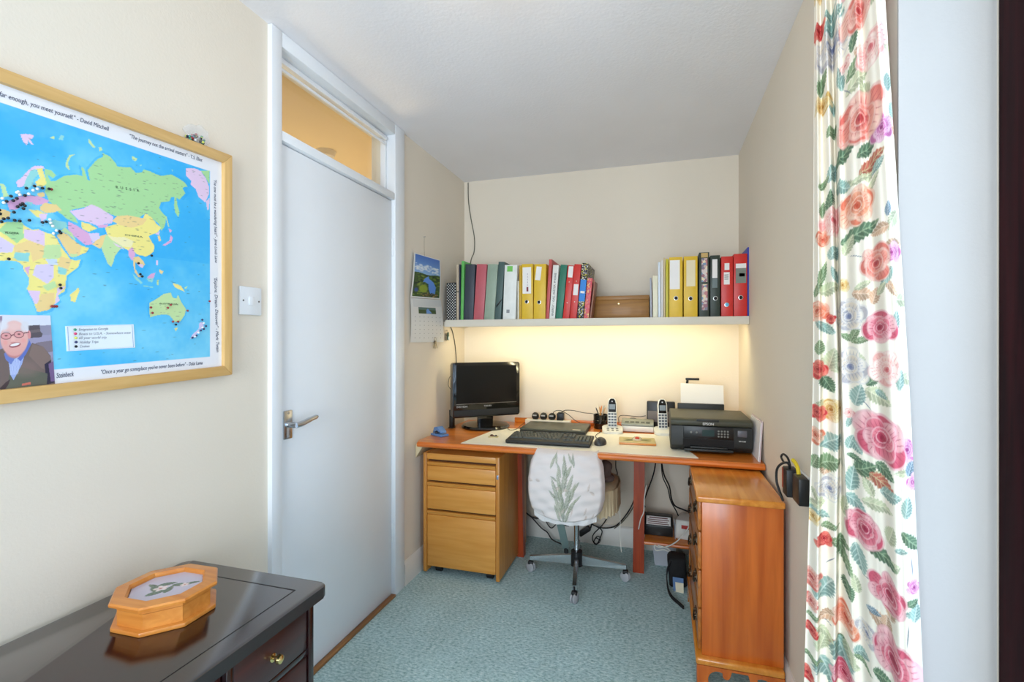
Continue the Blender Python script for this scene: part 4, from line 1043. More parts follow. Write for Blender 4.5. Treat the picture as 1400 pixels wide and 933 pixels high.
# pencil cup and pencils
cx_, cy_ = -0.352, 3.045
bm = NB(); lathe(bm, [(0.0, 0.0), (0.042, 0.0), (0.043, 0.03), (0.0445, 0.032), (0.0445, 0.05), (0.043, 0.052), (0.044, 0.085), (0.041, 0.085), (0.04, 0.006), (0, 0.005)], (cx_, cy_, DZ + 0.0005), 28)
solo('pencil_cup', bm, m_bgl, 'glossy black pencil cup behind the laptop and the first phone', 'pencil cup')
pc = [((222, 178, 120), 'tan wooden pencil'), ((232, 140, 70), 'orange pencil'), ((238, 226, 206), 'cream pen'), ((60, 60, 66), 'black pen'), ((214, 160, 96), 'yellowish pencil'), ((190, 186, 180), 'silver pen')]
for k, (c_, nm) in enumerate(pc):
    a = k * 1.05 + 0.4
    p0 = Vector((cx_ + 0.018 * math.cos(a + 2.6), cy_ + 0.018 * math.sin(a + 2.6), DZ + 0.008)); p1 = Vector((cx_ + 0.03 * math.cos(a), cy_ + 0.03 * math.sin(a), DZ + 0.128 + 0.008 * (k % 3)))
    bm = NB(); q = [p0, p0.lerp(p1, 0.92), p1]; sweep(bm, q, [0.0038, 0.0038, 0.001], 8)
    solo('pencil' if 'pencil' in nm else 'pen', bm, mat('pen_%d' % k, c_, 0.5), nm + ' standing in the black pencil cup', 'pencil' if 'pencil' in nm else 'pen', 'pencils in the cup')

# wooden card with round red flower
cd = thing('trinket_tray', 'flat wooden tile with pressed flower and red centre on the desk pad', 'ornament', (-0.118, 2.665, DZ + 0.0024), (0, 0, math.radians(4)))
obj('tile_base', B(-0.092, 0.092, -0.075, 0.075, 0, 0.011, 0.002), m_boxw, cd)
obj('tile_face', B(-0.09, 0.09, -0.073, 0.073, 0.0112, 0.0125), mat('tile_face', (214, 196, 132), 0.35, var=0.12, vscale=40), cd)
for k, a in enumerate((10, 60, 120, 170, 200, 340)):
    bm = NB(); r_ = 0.03 if k in (0, 3, 4, 5) else 0.02
    M = Matrix.Rotation(math.radians(a), 4, 'Z') @ Matrix.Translation((r_ + 0.014, 0, 0.0127))
    prism(bm, [M @ Vector((r_ * p, 0.35 * r_ * q, 0)) for p, q in ((-1, 0), (-.4, .9), (.4, .8), (1, 0), (.4, -.8), (-.4, -.9))], (0, 0, 0.0008)); obj('petal', bm, mat('dried_petal%d' % k, (160, 150, 90) if k % 2 else (110, 120, 80), 0.6), cd)
bm = NB(); sph(bm, (0, 0.0, 0.015), 1, 18, 10, (0.026, 0.026, 0.016)); obj('dome', bm, mat('pale_dome', (226, 206, 170), 0.15, coat=0.5), cd)
bm = NB(); sph(bm, (0, -0.012, 0.022), 1, 14, 8, (0.014, 0.012, 0.010)); obj('red_centre', bm, mat('red_centre', (206, 60, 30), 0.3), cd)

# small things on the pad, left
am = thing('amber_trinket', 'tiny amber and black trinket lying on the pad below the monitor', 'trinket', (-0.885, 2.575, DZ + 0.0024))
obj('holder', B(-0.026, 0.026, -0.016, 0.016, 0, 0.006, 0.002), mat('pale_holder', (206, 190, 140), 0.4), am)
bm = NB(); sph(bm, (-0.008, 0.0, 0.008), 1, 12, 8, (0.012, 0.01, 0.008)); obj('stone', bm, mat('amber_stone', (84, 44, 20), 0.1, coat=0.5), am)
bm = NB(); sph(bm, (0.014, 0.002, 0.007), 1, 12, 8, (0.009, 0.008, 0.007)); obj('stone', bm, mat('dark_stone', (34, 26, 20), 0.15, coat=0.5), am)

hp = thing('hole_punch', 'small blue hole punch on the left corner of the desk', 'hole punch', (-1.195, 2.545, DZ + 0.0006), (0, 0, math.radians(-30)))
m_pblue = mat('punch_blue', (88, 130, 186), 0.35)
obj('punch_base', B(-0.05, 0.05, -0.028, 0.028, 0.0, 0.012, 0.003), m_pblue, hp)
bm = NB(); prism(bm, [(-0.04, -0.02, 0.013), (-0.03, -0.02, 0.045), (0.0, -0.02, 0.052), (0.034, -0.02, 0.03), (0.04, -0.02, 0.018), (0.0, -0.02, 0.034)], (0, 0.04, 0), 0.002); obj('punch_lever', bm, m_pblue, hp)
bm = NB(); cyl(bm, (-0.018, -0.012, 0.012), (-0.018, -0.012, 0.04), 0.006, seg=10); cyl(bm, (-0.018, 0.012, 0.012), (-0.018, 0.012, 0.04), 0.006, seg=10); obj('punch_pin', bm, m_blk, hp)

st_ = thing('upright_hub', 'slim black upright gadget beside the monitor at the left wall', 'gadget', (-1.232, 2.80, DZ))
obj('hub_body', B(-0.011, 0.011, -0.02, 0.02, 0.004, 0.112, 0.003), m_bsat, st_)
obj('hub_foot', B(-0.016, 0.016, -0.026, 0.026, 0.0, 0.004, 0.001), m_blk, st_)

# power strip with four black plugs behind the laptop
ex = thing('power_strip', 'white power strip lying behind the closed laptop', 'power strip', (-0.68, 3.062, DZ + 0.0006))
obj('strip_body', B(-0.15, 0.14, -0.026, 0.026, 0.0, 0.034, 0.004), mat('strip_white', (226, 220, 204), 0.5), ex)
for k, nm in enumerate(('leftmost', 'second', 'third', 'rightmost')):
    x = -0.768 + 0.0545 * k
    t = thing('plug', nm + ' of the four black plugs in the power strip behind the laptop', 'plug', (x, 3.062, DZ + 0.035), group='plugs in the power strip')
    if k < 3:
        bm = NB(); sph(bm, (0, 0, 0.02), 1, 16, 10, (0.024, 0.022, 0.024))
        for v in bm.verts: v.co.z = max(v.co.z, 0.0005)
        obj('plug_body', bm, m_blk, t)
        bm = NB(); cyl(bm, (-0.012, -0.02, 0.026), (0.012, -0.02, 0.026), 0.004, seg=8); obj('plug_grip', bm, m_psil, t)
    else:
        obj('plug_body', B(-0.022, 0.022, -0.02, 0.02, 0.0005, 0.045, 0.004), m_blk, t); obj('plug_cap', B(-0.015, 0.015, -0.014, 0.014, 0.045, 0.05, 0.002), m_bsat, t)

# ================================================================== PRINTER
m_prn = mat('printer_black', (34, 36, 34), 0.5, bump=0.1, bscale=500)
m_prnl = mat('printer_lid', (70, 70, 56), 0.5, bump=0.1, bscale=500)
pr = thing('printer', 'black inkjet printer with control panel on the right of the desk', 'printer', (0.2285, 2.70, DZ))
px0, px1, py0, py1 = 0.046, 0.411, 2.512, 2.885
def W_(bm): return bm
bm = NB(); prism(bm, [(px0, py0 + 0.02, DZ + 0.008), (px0, py0 + 0.0, DZ + 0.03), (px0, py0, DZ + 0.128), (px0, py1, DZ + 0.128), (px0, py1, DZ + 0.004), (px0, py0 + 0.06, DZ + 0.004)], (px1 - px0, 0, 0), 0.006)
obj('printer_body', bm, m_prn, pr, True)
bm = NB(); prism(bm, [(px0, py0 + 0.004, DZ + 0.1285), (px0, py0 + 0.001, DZ + 0.152), (px0, py0 + 0.02, DZ + 0.163), (px0, py1 - 0.02, DZ + 0.163), (px0, py1, DZ + 0.155), (px0, py1, DZ + 0.1285)], (px1 - px0, 0, 0), 0.006)
lid_ = obj('scanner_lid', bm, m_prnl, pr, True)
obj('lid_grip', B(0.165, 0.265, py0 - 0.003, py0 + 0.012, DZ + 0.150, DZ + 0.162, 0.003), m_prn, lid_, True)
obj('control_panel', B(0.105, 0.328, py0 - 0.005, py0 + 0.002, DZ + 0.068, DZ + 0.127, 0.002), mat('panel_black', (12, 13, 13), 0.38), pr, True)
pan = obj('display', B(0.19, 0.243, py0 - 0.0062, py0 - 0.004, DZ + 0.082, DZ + 0.112), mat('lcd_teal', (44, 66, 66), 0.15), pr, True)
for i in range(4):
    for j in range(3):
        bm = NB(); lathe(bm, [(0.0044, 0), (0.0036, 0.0012), (0, 0.0014)], (0.262 + 0.0135 * i, py0 - 0.0052, DZ + 0.083 + 0.0125 * j), 10, (0, -1, 0)); obj('button', bm, mat('prn_button', (130, 132, 126), 0.4) if (i, j) == (0, 0) else bpy.data.materials['prn_button'], pr, True)
for xx in (0.14, 0.165):
    bm = NB(); lathe(bm, [(0.005, 0), (0.004, 0.0012), (0, 0.0014)], (xx, py0 - 0.0052, DZ + 0.098), 12, (0, -1, 0)); obj('button', bm, bpy.data.materials['prn_button'], pr, True)
obj('output_slot', B(0.103, 0.330, py0 - 0.002, py0 + 0.002, DZ + 0.028, DZ + 0.066), m_hole, pr, True)
bm = NB(); box(bm, 0.108, 0.325, py0 - 0.028, py0 + 0.0, DZ + 0.012, DZ + 0.024, 0.003); box(bm, 0.135, 0.3, py0 - 0.02, py0 - 0.002, DZ + 0.0245, DZ + 0.034, 0.003); obj('paper_tray', bm, m_prn, pr, True)
obj('badge_panel', B(0.345, 0.385, py0 - 0.003, py0 + 0.002, DZ + 0.085, DZ + 0.115, 0.001), mat('badge_grey', (88, 88, 94), 0.4), pr, True)
obj('lettering', text_bm('EPSON', 0.0165, (0.217, py0 - 0.0025, DZ + 0.134), (1, 0, 0), (0, 0, 1), align='CENTER', bold=0.02), mat('white_print', (226, 226, 222), 0.5), pr, True, smooth=0)
obj('lettering', text_bm('XP-5100', 0.0085, (0.365, py0 - 0.002, DZ + 0.062), (1, 0, 0), (0, 0, 1), align='CENTER', bold=0.02), bpy.data.materials['white_print'], pr, True, smooth=0)
obj('rear_feed', B(0.09, 0.33, py1 + 0.0005, py1 + 0.02, DZ + 0.10, DZ + 0.19, 0.003), m_prn, pr, True)
bm = NB(); prism(bm, [(0.108, py1 + 0.022, DZ + 0.12), (0.332, py1 + 0.022, DZ + 0.12), (0.332, py1 + 0.055, DZ + 0.288), (0.108, py1 + 0.055, DZ + 0.297)], (0, 0.004, 0))
solo('paper_stack', bm, mat('white_paper', (236, 232, 226), 0.7, var=0.01), 'white paper standing in the rear feed of the printer', 'paper')
# black angled stand behind the printer
ls = thing('black_stand', 'slim black angled stand behind the printer paper', 'stand', (0.155, 3.06, DZ + 0.0006))
bm = NB(); box(bm, -0.05, 0.03, -0.03, 0.03, 0, 0.012, 0.003); obj('stand_foot', bm, m_bsat, ls)
bm = NB(); sweep(bm, [Vector((-0.02, 0, 0.012)), Vector((-0.018, 0, 0.19)), Vector((-0.004, 0, 0.305))], [0.008, 0.01, 0.007], 10); obj('stand_arm', bm, m_bsat, ls)
bm = NB(); box(bm, -0.015, 0.06, -0.012, 0.012, 0.305, 0.318, 0.003); obj('stand_head', bm, m_bsat, ls)
obj('stand_collar', B(-0.04, -0.002, -0.012, 0.012, 0.185, 0.192, 0.002), m_bsat, ls)
# papers and folder wedged by the wall
bm = NB(); prism(bm, [(0.4135, 2.40, DZ + 0.001), (0.4175, 2.40, DZ + 0.001), (0.431, 2.42, DZ + 0.17), (0.4275, 2.42, DZ + 0.17)], (0, 0.25, 0)); solo('paper_sheaf', bm, mat('sheaf_white', (232, 230, 230), 0.6), 'white papers wedged between the printer and the right wall', 'papers')
bm = NB(); prism(bm, [(0.4182, 2.39, DZ + 0.001), (0.4205, 2.39, DZ + 0.001), (0.4345, 2.41, DZ + 0.178), (0.432, 2.41, DZ + 0.178)], (0, 0.26, 0)); solo('document_folder', bm, mat('pale_pink_folder', (226, 206, 206), 0.5), 'pale pink folder against the right wall beside the printer papers', 'folder')
# ================================================================== WORLD MAP BOARD
MX = -1.262                                    # front face of the frame
def mp(u, v): p = onx(u, v, MX); return p.y, p.z
yR, zTR = mp(318, 212.5); _, zBR = mp(318.5, 513)
yV, zTL = mp(0, 92); _, zBL = mp(0, 553)
KS = ((zTR - zTL) + (zBR - zBL)) / 2 / (yR - yV)     # the board hangs a little out of level
def sq(u, v): y, z = mp(u, v); return y, z - KS * (y - yR)
S1, S0 = yR, yR - 1.10
Q1, Q0 = (zTR + sq(0, 92)[1]) / 2, (zBR + sq(0, 553)[1]) / 2
def w3(s, q, x): return Vector((x, s, q + KS * (s - yR)))
m_beech = wood('beech_frame', (206, 160, 92), (228, 188, 124), 'y', 9, 0.45, 0.1)
m_beechz = wood('beech_frame_upright', (206, 160, 92), (228, 188, 124), 'z', 9, 0.45, 0.1)
mapb = thing('world_map_board', 'large framed world map pinboard on the left wall', 'map', (LX, (S0 + S1) / 2, Q0), )
fw = 0.029
def rail(a, b, c, d, m):
    bm = NB(); prism(bm, [w3(*p, LX + 0.001) for p in (a, b, c, d)], (MX - LX - 0.001, 0, 0), 0.002); obj('frame_rail', bm, m, mapb, True)
rail((S0, Q1), (S1, Q1), (S1 - fw, Q1 - fw), (S0 + fw, Q1 - fw), m_beech)
rail((S0, Q0), (S0 + fw, Q0 + fw), (S1 - fw, Q0 + fw), (S1, Q0), m_beech)
rail((S1, Q0), (S1 - fw, Q0 + fw), (S1 - fw, Q1 - fw), (S1, Q1), m_beechz)
rail((S0, Q0), (S0, Q1), (S0 + fw, Q1 - fw), (S0 + fw, Q0 + fw), m_beechz)

def world_map():
    c = Canvas(S0 + fw - 0.002, S1 - fw + 0.002, Q0 + fw - 0.002, Q1 - fw + 0.002, 640, 400, (236, 236, 240))
    rs = np.random.default_rng(11)
    a = sq(291, 233); b = sq(292.5, 487); l = sq(0, 137); lb = sq(0, 513)
    s1 = (a[0] + b[0]) / 2; qt = (a[1] + l[1]) / 2; qb = (b[1] + lb[1]) / 2; s0 = S0 + fw + (S1 - fw - s1)
    oc = np.array((52, 178, 238.0)); lt = np.array((124, 212, 244.0))
    X, Y = np.meshgrid(c.xs, c.ys)
    nz = c.noise(9, 0.75, rs) + c.noise(30, 0.25, rs) + c.noise(120, 0.12, rs)
    k = np.clip(nz * 0.7 + 0.40 + 0.25 * (Y < (qt + qb) / 2), 0, 1)[..., None]
    sea = oc * (1 - k) + lt * k
    ins = (X > s0) & (X < s1) & (Y > qb) & (Y < qt)
    c.C[ins] = sea[ins]
    G, P, Yl, Or, T, Lv, Gs, Pk = (158, 214, 140), (228, 196, 226), (246, 228, 120), (242, 206, 128), (130, 208, 206), (216, 200, 234), (190, 222, 150), (222, 160, 206)
    pol = []
    def poly(col, *pts): pol.append((col, [sq(*p) for p in pts]))
    # Asia
    poly(G, (65.6, 229.5), (75, 232), (82, 239), (78, 243), (70, 238), (74, 247), (80, 247), (85, 244), (92, 240), (100, 239), (110, 238), (118, 240), (116, 227), (120, 230), (125, 246), (128, 246), (126, 238), (125, 232), (130, 226), (135, 220), (140, 216), (146, 214), (145, 208), (150, 211), (155, 213), (163, 222), (165, 227), (176, 228), (183, 228), (191, 236), (199, 235), (201, 231), (208, 233), (217, 237), (225, 240), (232, 239), (239, 238), (248, 243), (257, 249), (261, 255), (257, 255), (254, 257), (258, 264), (253, 269), (250, 273), (246, 270), (245, 267), (243, 269), (239, 269), (236, 275), (225, 276), (222, 284), (227, 291), (232, 296), (231, 304), (229.5, 310), (225, 315), (222, 306), (215, 300), (205, 291), (195, 297), (180, 294), (165, 296), (155, 292), (142, 286), (130, 280), (120, 283), (105, 286), (100, 288), (104, 293), (108, 297), (112, 305), (106, 303), (95, 298), (90, 293), (85, 290), (80, 284), (78, 279), (72, 275), (70, 268), (66, 262), (68, 257), (66, 250), (68, 243), (66, 235))
    poly(G, (243, 267), (245.5, 267), (247, 280), (250, 290), (248.5, 297), (244, 290), (242.5, 280))
    poly(Gs, (231, 296), (232.5, 296), (236, 310), (234.5, 310))
    poly(Yl, (148, 310), (165, 306), (178, 304), (198, 302), (204, 291), (212, 297), (219, 306), (225, 311), (220, 318), (213, 320), (208, 323), (212, 330), (216, 336), (215, 343), (210, 348), (204, 351), (198, 349), (192, 348), (188, 343), (180, 342), (172, 338), (160, 330), (152, 322))
    poly((246, 234, 172), (152, 321), (160, 324), (175, 324), (188, 330), (184, 338), (172, 337), (160, 330))
    poly(Or, (158, 302), (165, 295), (180, 294), (196, 297), (206, 299), (200, 307), (185, 311), (170, 308))
    poly(P, (100, 288), (118, 285), (130, 279), (142, 284), (152, 291), (160, 296), (158, 305), (148, 306), (140, 309), (130, 305), (120, 302), (112, 300), (106, 294))
    poly(Yl, (116, 303), (128, 306), (138, 312), (126, 317), (117, 312)); poly(Pk, (138, 308), (154, 306), (150, 311), (140, 311))
    poly(Gs, (144, 322), (150, 320), (158, 328), (168, 334), (174, 338), (168, 342), (162, 350), (160, 358), (157, 365), (152, 360), (148, 350), (146, 345), (142, 335))
    poly(P, (159, 331), (172, 338), (174, 341), (164, 336)); poly(Or, (131, 334), (143, 322), (150, 320), (145, 335), (142, 340))
    poly(Pk, (180, 342), (186, 337), (190, 348), (186, 357), (181, 350))
    poly(Or, (187, 352), (194, 350), (200, 356), (203, 361), (200, 366), (194, 362), (190, 358), (190, 368), (194, 375), (197.5, 379), (194, 379), (189, 372), (187, 362)); poly(P, (193, 361), (200, 361), (200, 366), (196, 365))
    poly(T, (186, 374), (193, 380), (200, 387), (197, 388), (189, 381)); poly(Pk, (206, 379), (212, 374), (217, 373), (215, 380), (209, 383)); poly(T, (205, 381), (215, 380), (213, 386), (208, 385))
    poly(T, (200, 390), (214, 392), (214, 393.5), (201, 391.5)); poly(Gs, (219, 383), (222, 383), (221, 390), (219, 389)); poly(P, (218, 356), (221, 356), (221, 363), (218, 362)); poly(Or, (222, 368), (228, 371), (226, 375), (223, 373))
    poly(Yl, (240, 387), (248, 389), (252, 391), (257, 399), (250, 396), (244, 393)); poly(Gs, (256, 394), (261, 391), (259, 395))
    poly(Pk, (227, 335), (236, 329), (238, 321), (241, 325), (239, 331), (230, 336)); poly(Pk, (235, 312), (240, 315), (237, 318)); poly(P, (217, 320), (223, 316), (222, 321)); poly(Or, (220, 322), (223, 322), (225, 329), (222, 330))
    poly(Gs, (209, 414), (220, 408), (228, 402), (238, 400), (241, 407), (246, 408), (248, 403), (253, 414), (259, 423), (257, 431), (251, 440), (244, 441), (237, 432), (232, 430), (220, 431), (210, 434), (208.5, 425)); poly(Yl, (243, 449), (247.5, 448), (245, 453.5))
    poly(Lv, (277, 442), (281, 440), (283, 446), (279, 451), (276, 450)); poly(Lv, (264, 464), (268, 457), (276, 450), (277, 453), (270, 461))
    # Arabia, Turkey, Iran
    poly(Or, (82.5, 321), (90, 317), (97.5, 320), (108, 330), (117, 336), (127, 339), (123, 345), (111, 350), (102, 352), (97.5, 345), (91, 335)); poly(Yl, (117, 336), (127, 339), (123, 345), (114, 347)); poly(Gs, (101, 347), (111, 347), (110, 351), (102, 352))
    poly(Pk, (98, 302), (110, 308), (120, 315), (130, 320), (131, 334), (122, 335), (113, 328), (104, 320), (98, 312)); poly(Lv, (126, 319), (140, 318), (142, 325), (132, 332)); poly(Gs, (94, 311), (103, 318), (109, 329), (98, 320), (88, 315)); poly(T, (70, 303), (80, 300), (95, 303), (98, 310), (88, 313), (75, 311))
    # Africa
    AF = [(-60, 318), (-50, 308), (-30, 300), (0, 306), (15, 303), (35, 303), (38, 308), (50, 314), (58, 313), (66, 317), (76, 320), (83, 326), (88, 336), (97, 348), (101, 354), (108, 356), (115, 355), (112, 365), (104, 371), (96, 377), (95, 390), (94, 398), (84, 404), (87, 410), (80, 415), (75, 422), (62, 426), (56, 427), (53, 418), (47, 403), (42, 395), (45, 388), (44, 378), (38, 370), (36, 362), (28, 357), (15, 356), (0, 357), (-20, 362), (-45, 352), (-66, 338)]
    poly(Yl, *AF)
    poly(G, (3, 315), (15, 303), (36, 303), (38, 325), (28, 332), (15, 322)); poly(P, (38, 313), (50, 315), (60, 314), (66, 318), (66, 336), (45, 328), (38, 325)); poly((246, 232, 130), (66, 318), (80, 322), (84, 334), (66, 335)); poly(Gs, (66, 335), (88, 334), (89, 352), (75, 355), (64, 352))
    poly(Lv, (4, 322), (25, 335), (22, 345), (2, 345)); poly(Or, (25, 335), (45, 328), (66, 336), (64, 352), (50, 358), (47, 345), (25, 345)); poly(T, (26, 344), (46, 346), (44, 358), (30, 356), (24, 352)); poly(Or, (88, 350), (103, 355), (97, 372), (84, 362))
    poly(Lv, (54, 362), (78, 360), (78, 380), (70, 388), (50, 376)); poly((196, 214, 240), (67, 354), (83, 354), (84, 362), (72, 361)); poly(T, (84, 364), (97, 368), (95, 376), (84, 374)); poly(Gs, (63, 391), (80, 384), (83, 392), (70, 398)); poly(P, (43, 397), (60, 398), (58, 415), (53, 416)); poly(Or, (62, 402), (80, 400), (80, 415), (72, 424), (56, 427), (55, 418)); poly(P, (84, 393), (95, 391), (84, 404), (87, 411), (80, 416), (82, 404)); poly(Pk, (38, 366), (46, 364), (44, 376)); poly(Yl, (112, 393), (114, 397), (108, 413), (102, 412), (101, 403), (107, 398))
    # Europe
    poly(P, (27, 248), (34, 243), (44, 232), (52, 226), (64, 226), (66, 230), (56, 230), (48, 234), (40, 246), (38, 254), (30, 256)); poly(T, (40, 246), (47, 233), (54, 230), (58, 238), (52, 244), (50, 252), (44, 258), (38, 254)); poly(Yl, (55, 230), (63, 229), (69, 250), (64, 255), (55, 254), (54, 248), (60, 243))
    poly(Or, (56, 264), (65, 262), (67, 268), (58, 270)); poly(Pk, (15, 276), (30, 268), (45, 267), (60, 268), (72, 274), (70, 278), (55, 280), (40, 276), (28, 286), (18, 286)); poly(T, (40, 275), (50, 276), (48, 281)); poly(Or, (60, 282), (66, 277), (82, 279), (90, 287), (78, 290), (68, 291), (60, 287)); poly(Yl, (45, 286), (58, 287), (70, 293), (66, 300), (55, 296)); poly(P, (58, 292), (70, 292), (68, 299), (62, 303))
    poly(Or, (-12, 286), (0, 285), (12, 286), (20, 290), (18, 298), (5, 300), (-14, 302)); poly(Gs, (5, 250), (12, 252), (15, 262), (18, 268), (10, 269), (8, 260)); poly(P, (-3, 258), (4, 260), (2, 266), (-3, 266))
    poly(P, (259, 229.5), (270, 229.5), (278.6, 233), (286, 244), (290, 254.6), (290, 265), (285, 276.5), (276, 269), (272, 258), (265, 252), (266, 247), (259, 240)); poly(G, (279, 233), (291, 233), (291, 252), (284, 240)); poly(P, (286, 275), (291, 270), (290, 285), (288, 288))
    poly(P, (33, 183), (40, 182), (52, 184), (50, 188), (46, 190), (51, 197), (47, 196), (44, 191), (42, 198), (37, 193)); poly(Gs, (73, 188), (79, 185), (80, 190)); poly(T, (85, 190), (88, 184), (93, 185), (91, 191))
    poly(Gs, (109, 210), (100, 211), (96, 219), (94.5, 227), (101, 233), (98, 222), (102, 214)); poly(Gs, (126, 188), (131, 195), (136, 201), (132, 201), (126, 194)); poly(Gs, (140, 201), (143, 200), (145, 205), (141, 206)); poly(Gs, (185, 213), (193, 216), (190, 220), (186, 218)); poly(T, (195, 224), (199, 225), (197, 227)); poly(T, (239, 231), (242, 232), (240, 234))
    # the Americas lie outside the picture on the left of the board
    m = (s0 + (sq(5, 300)[0])) / 2; qm = qb + (qt - qb) * 0.55
    for col, pts in ((P, [(-.20, .20), (-.1, .24), (.02, .22), (.08, .12), (0, .02), (-.06, -.02), (-.10, .04), (-.19, .1)]), (Yl, [(-.19, .1), (-.10, .04), (-.02, .03), (.04, .08), (-.02, .11)]), (Gs, [(-.08, -.02), (-.05, -.05), (.0, -.07), (.05, -.12), (.02, -.2), (-.02, -.30), (-.04, -.28), (-.04, -.18), (-.08, -.1)]), (P, [(.09, .25), (.15, .27), (.16, .2), (.12, .15)])):
        pol.append((col, [(m - 0.02 + x, qm + y) for x, y in pts]))
    for col, pts in pol:                                          # soft deep-blue coast, then the land
        cx = sum(p[0] for p in pts) / len(pts); cy = sum(p[1] for p in pts) / len(pts)
        if len(pts) > 5: c.poly([(cx + (p[0] - cx) * 1.07, cy + (p[1] - cy) * 1.07) for p in pts], (20, 158, 234), 0.35)
    for col, pts in pol: c.poly(pts, tuple(k * 0.86 + 250 * 0.14 for k in col))
    land = np.abs(c.C - sea).sum(-1) > 70
    # tiny place names
    for i in range(1500):
        x = rs.uniform(s0, s1); y = rs.uniform(qb, qt)
        j = int((y - c.y0) / (c.y1 - c.y0) * (c.ny - 1)); ii = int((x - c.x0) / (c.x1 - c.x0) * (c.nx - 1))
        dense = sq(80, 250)[0]
        if land[j, ii] or rs.random() < 0.12:
            c.ell(x, y, rs.uniform(0.002, 0.007), 0.0009, 0, (70, 80, 90), rs.uniform(0.3, 0.6), 0.6)
    return c.mesh('map_sheet', lambda X, Y: (X * 0 + LX + 0.016, X, Y + KS * (X - yR)), painted('map_print', 0.45, coat=0.1), mapb, True)
sheet = world_map()
MS = LX + 0.0164
m_pen = mat('blue_black_pen', (64, 68, 92), 0.6)
def ontext(body, a, b, size, vertical=False, name='handwriting', before=0.0, x=MS, m=None, shear=0.25):
    """writes body from pixel a to pixel b on the sheet"""
    A, Bp = w3(*sq(*a), x), w3(*sq(*b), x)
    d = (Bp - A)
    A = A - d * before; d = Bp - A
    up = Vector((1, 0, 0)).cross(d).normalized()
    bm = text_bm(body, 1.0, (0, 0, 0), (1, 0, 0), (0, 1, 0), shear=shear)
    wx = max(v.co.x for v in bm.verts) if len(bm.verts) else 1
    s = d.length / wx
    dn = d.normalized(); n = dn.cross(up)
    for v in bm.verts: v.co = A + dn * (v.co.x * s) + up * (v.co.y * size) + n * (v.co.z)
    obj(name, bm, m or m_pen, sheet, True, smooth=0)
ontext('"If you travel far enough, you meet yourself." - David Mitchell', (-2, 128), (154, 178.5), 0.0145, before=0.24)
ontext('"The journey not the arrival matters" - T.S. Eliot', (181, 187.5), (281, 221), 0.0145)
ontext('"I\'ve one must be a wandering heart" - Jane Louis Lane', (296.5, 244), (298, 359), 0.013)
ontext('"Explore. Dream. Discover" - Mark Twain', (297, 378), (300, 482), 0.0145)
ontext('"Once a year go someplace you\'ve never been before" - Dalai Lama', (142, 512), (281, 498.5), 0.0145)
m_mapink = mat('map_lettering', (70, 92, 70), 0.6)
ontext('R  U  S  S  I  A', (163, 257), (195, 262), 0.0095, x=LX + 0.0164, m=m_mapink, name='map_lettering', shear=0)
ontext('AUSTRALIA', (222, 416), (247, 417), 0.006, x=LX + 0.0164, m=m_mapink, name='map_lettering', shear=0)
ontext('ALGERIA', (12, 319), (31, 320), 0.006, x=LX + 0.0164, m=m_mapink, name='map_lettering', shear=0)
ontext('CHINA', (175, 322), (200, 325), 0.006, x=LX + 0.0164, m=m_mapink, name='map_lettering', shear=0)
ontext('Steinbeck', (82, 517.5), (106, 514.5), 0.0165)
lg = NB(); q4 = [w3(*sq(*p), LX + 0.0163) for p in ((94, 446), (187, 443.5), (189, 475.5), (96, 480.5))]
prism(lg, q4, (0.0009, 0, 0)); legend = obj('legend_card', lg, mat('legend_white', (232, 240, 244), 0.5), sheet, True)
c_ = sum(q4, Vector()) / 4
bmo = NB(); I = [c_ + (p - c_) * 0.95 for p in q4]; J = [c_ + (p - c_) * 0.94 for p in q4]
for i in range(4): prism(bmo, [I[i] + Vector((.001, 0, 0)), I[(i + 1) % 4] + Vector((.001, 0, 0)), J[(i + 1) % 4] + Vector((.001, 0, 0)), J[i] + Vector((.001, 0, 0))], (0.0003, 0, 0))
obj('legend_border', bmo, mat('legend_blue', (120, 150, 200), 0.5), sheet, True)
m_pencil = mat('pencil_grey', (150, 152, 164), 0.7)
for body, a, b in (('Emigration to Georgia', (112, 452.5), (152, 451)), ('Boats to U.S.A. - Somewhere west', (112, 458.5), (183, 456.5)), ('60 year world trip', (112, 464), (150, 463)), ('Holiday Trips', (113, 470), (139, 469)), ('Cruises', (113, 475.5), (127, 475))):
    ontext(body, a, b, 0.0085, x=LX + 0.0175, m=m_pencil)

# pins
PM = {'black': mat('pin_black', (18, 18, 24), 0.25), 'white': mat('pin_white', (236, 236, 236), 0.3), 'red': mat('pin_red', (150, 40, 44), 0.3), 'green': mat('pin_green', (40, 140, 110), 0.3), 'pink': mat('pin_pink', (208, 50, 100), 0.3), 'yellow': mat('pin_yellow', (206, 214, 90), 0.3), 'navy': mat('pin_navy', (40, 50, 100), 0.3)}
bm = NB(); lathe(bm, [(0.0, 0.0), (0.0006, 0.0), (0.0006, 0.0025), (0.0022, 0.0032), (0.0031, 0.0048), (0.0030, 0.0062), (0.0016, 0.0076), (0, 0.0079)], (0, 0, 0), 8, (1, 0, 0))
pin_src = bpy.data.meshes.new('pin'); bm.to_mesh(pin_src); bm.free(); pin_src.polygons.foreach_set('use_smooth', [True] * len(pin_src.polygons))
PIN_ME = {}
for k_, m_ in PM.items():
    me = pin_src.copy(); me.materials.append(m_); PIN_ME[k_] = me
def pins(pts, col, where, x=MS):
    for (u, v) in pts:
        o = bpy.data.objects.new('map_pin', PIN_ME[col]); COL.objects.link(o); o.location = w3(*sq(u, v), x)
        tag(o, '%s map pin %s' % (col, where), 'pin', '%s pins %s' % (col, where))
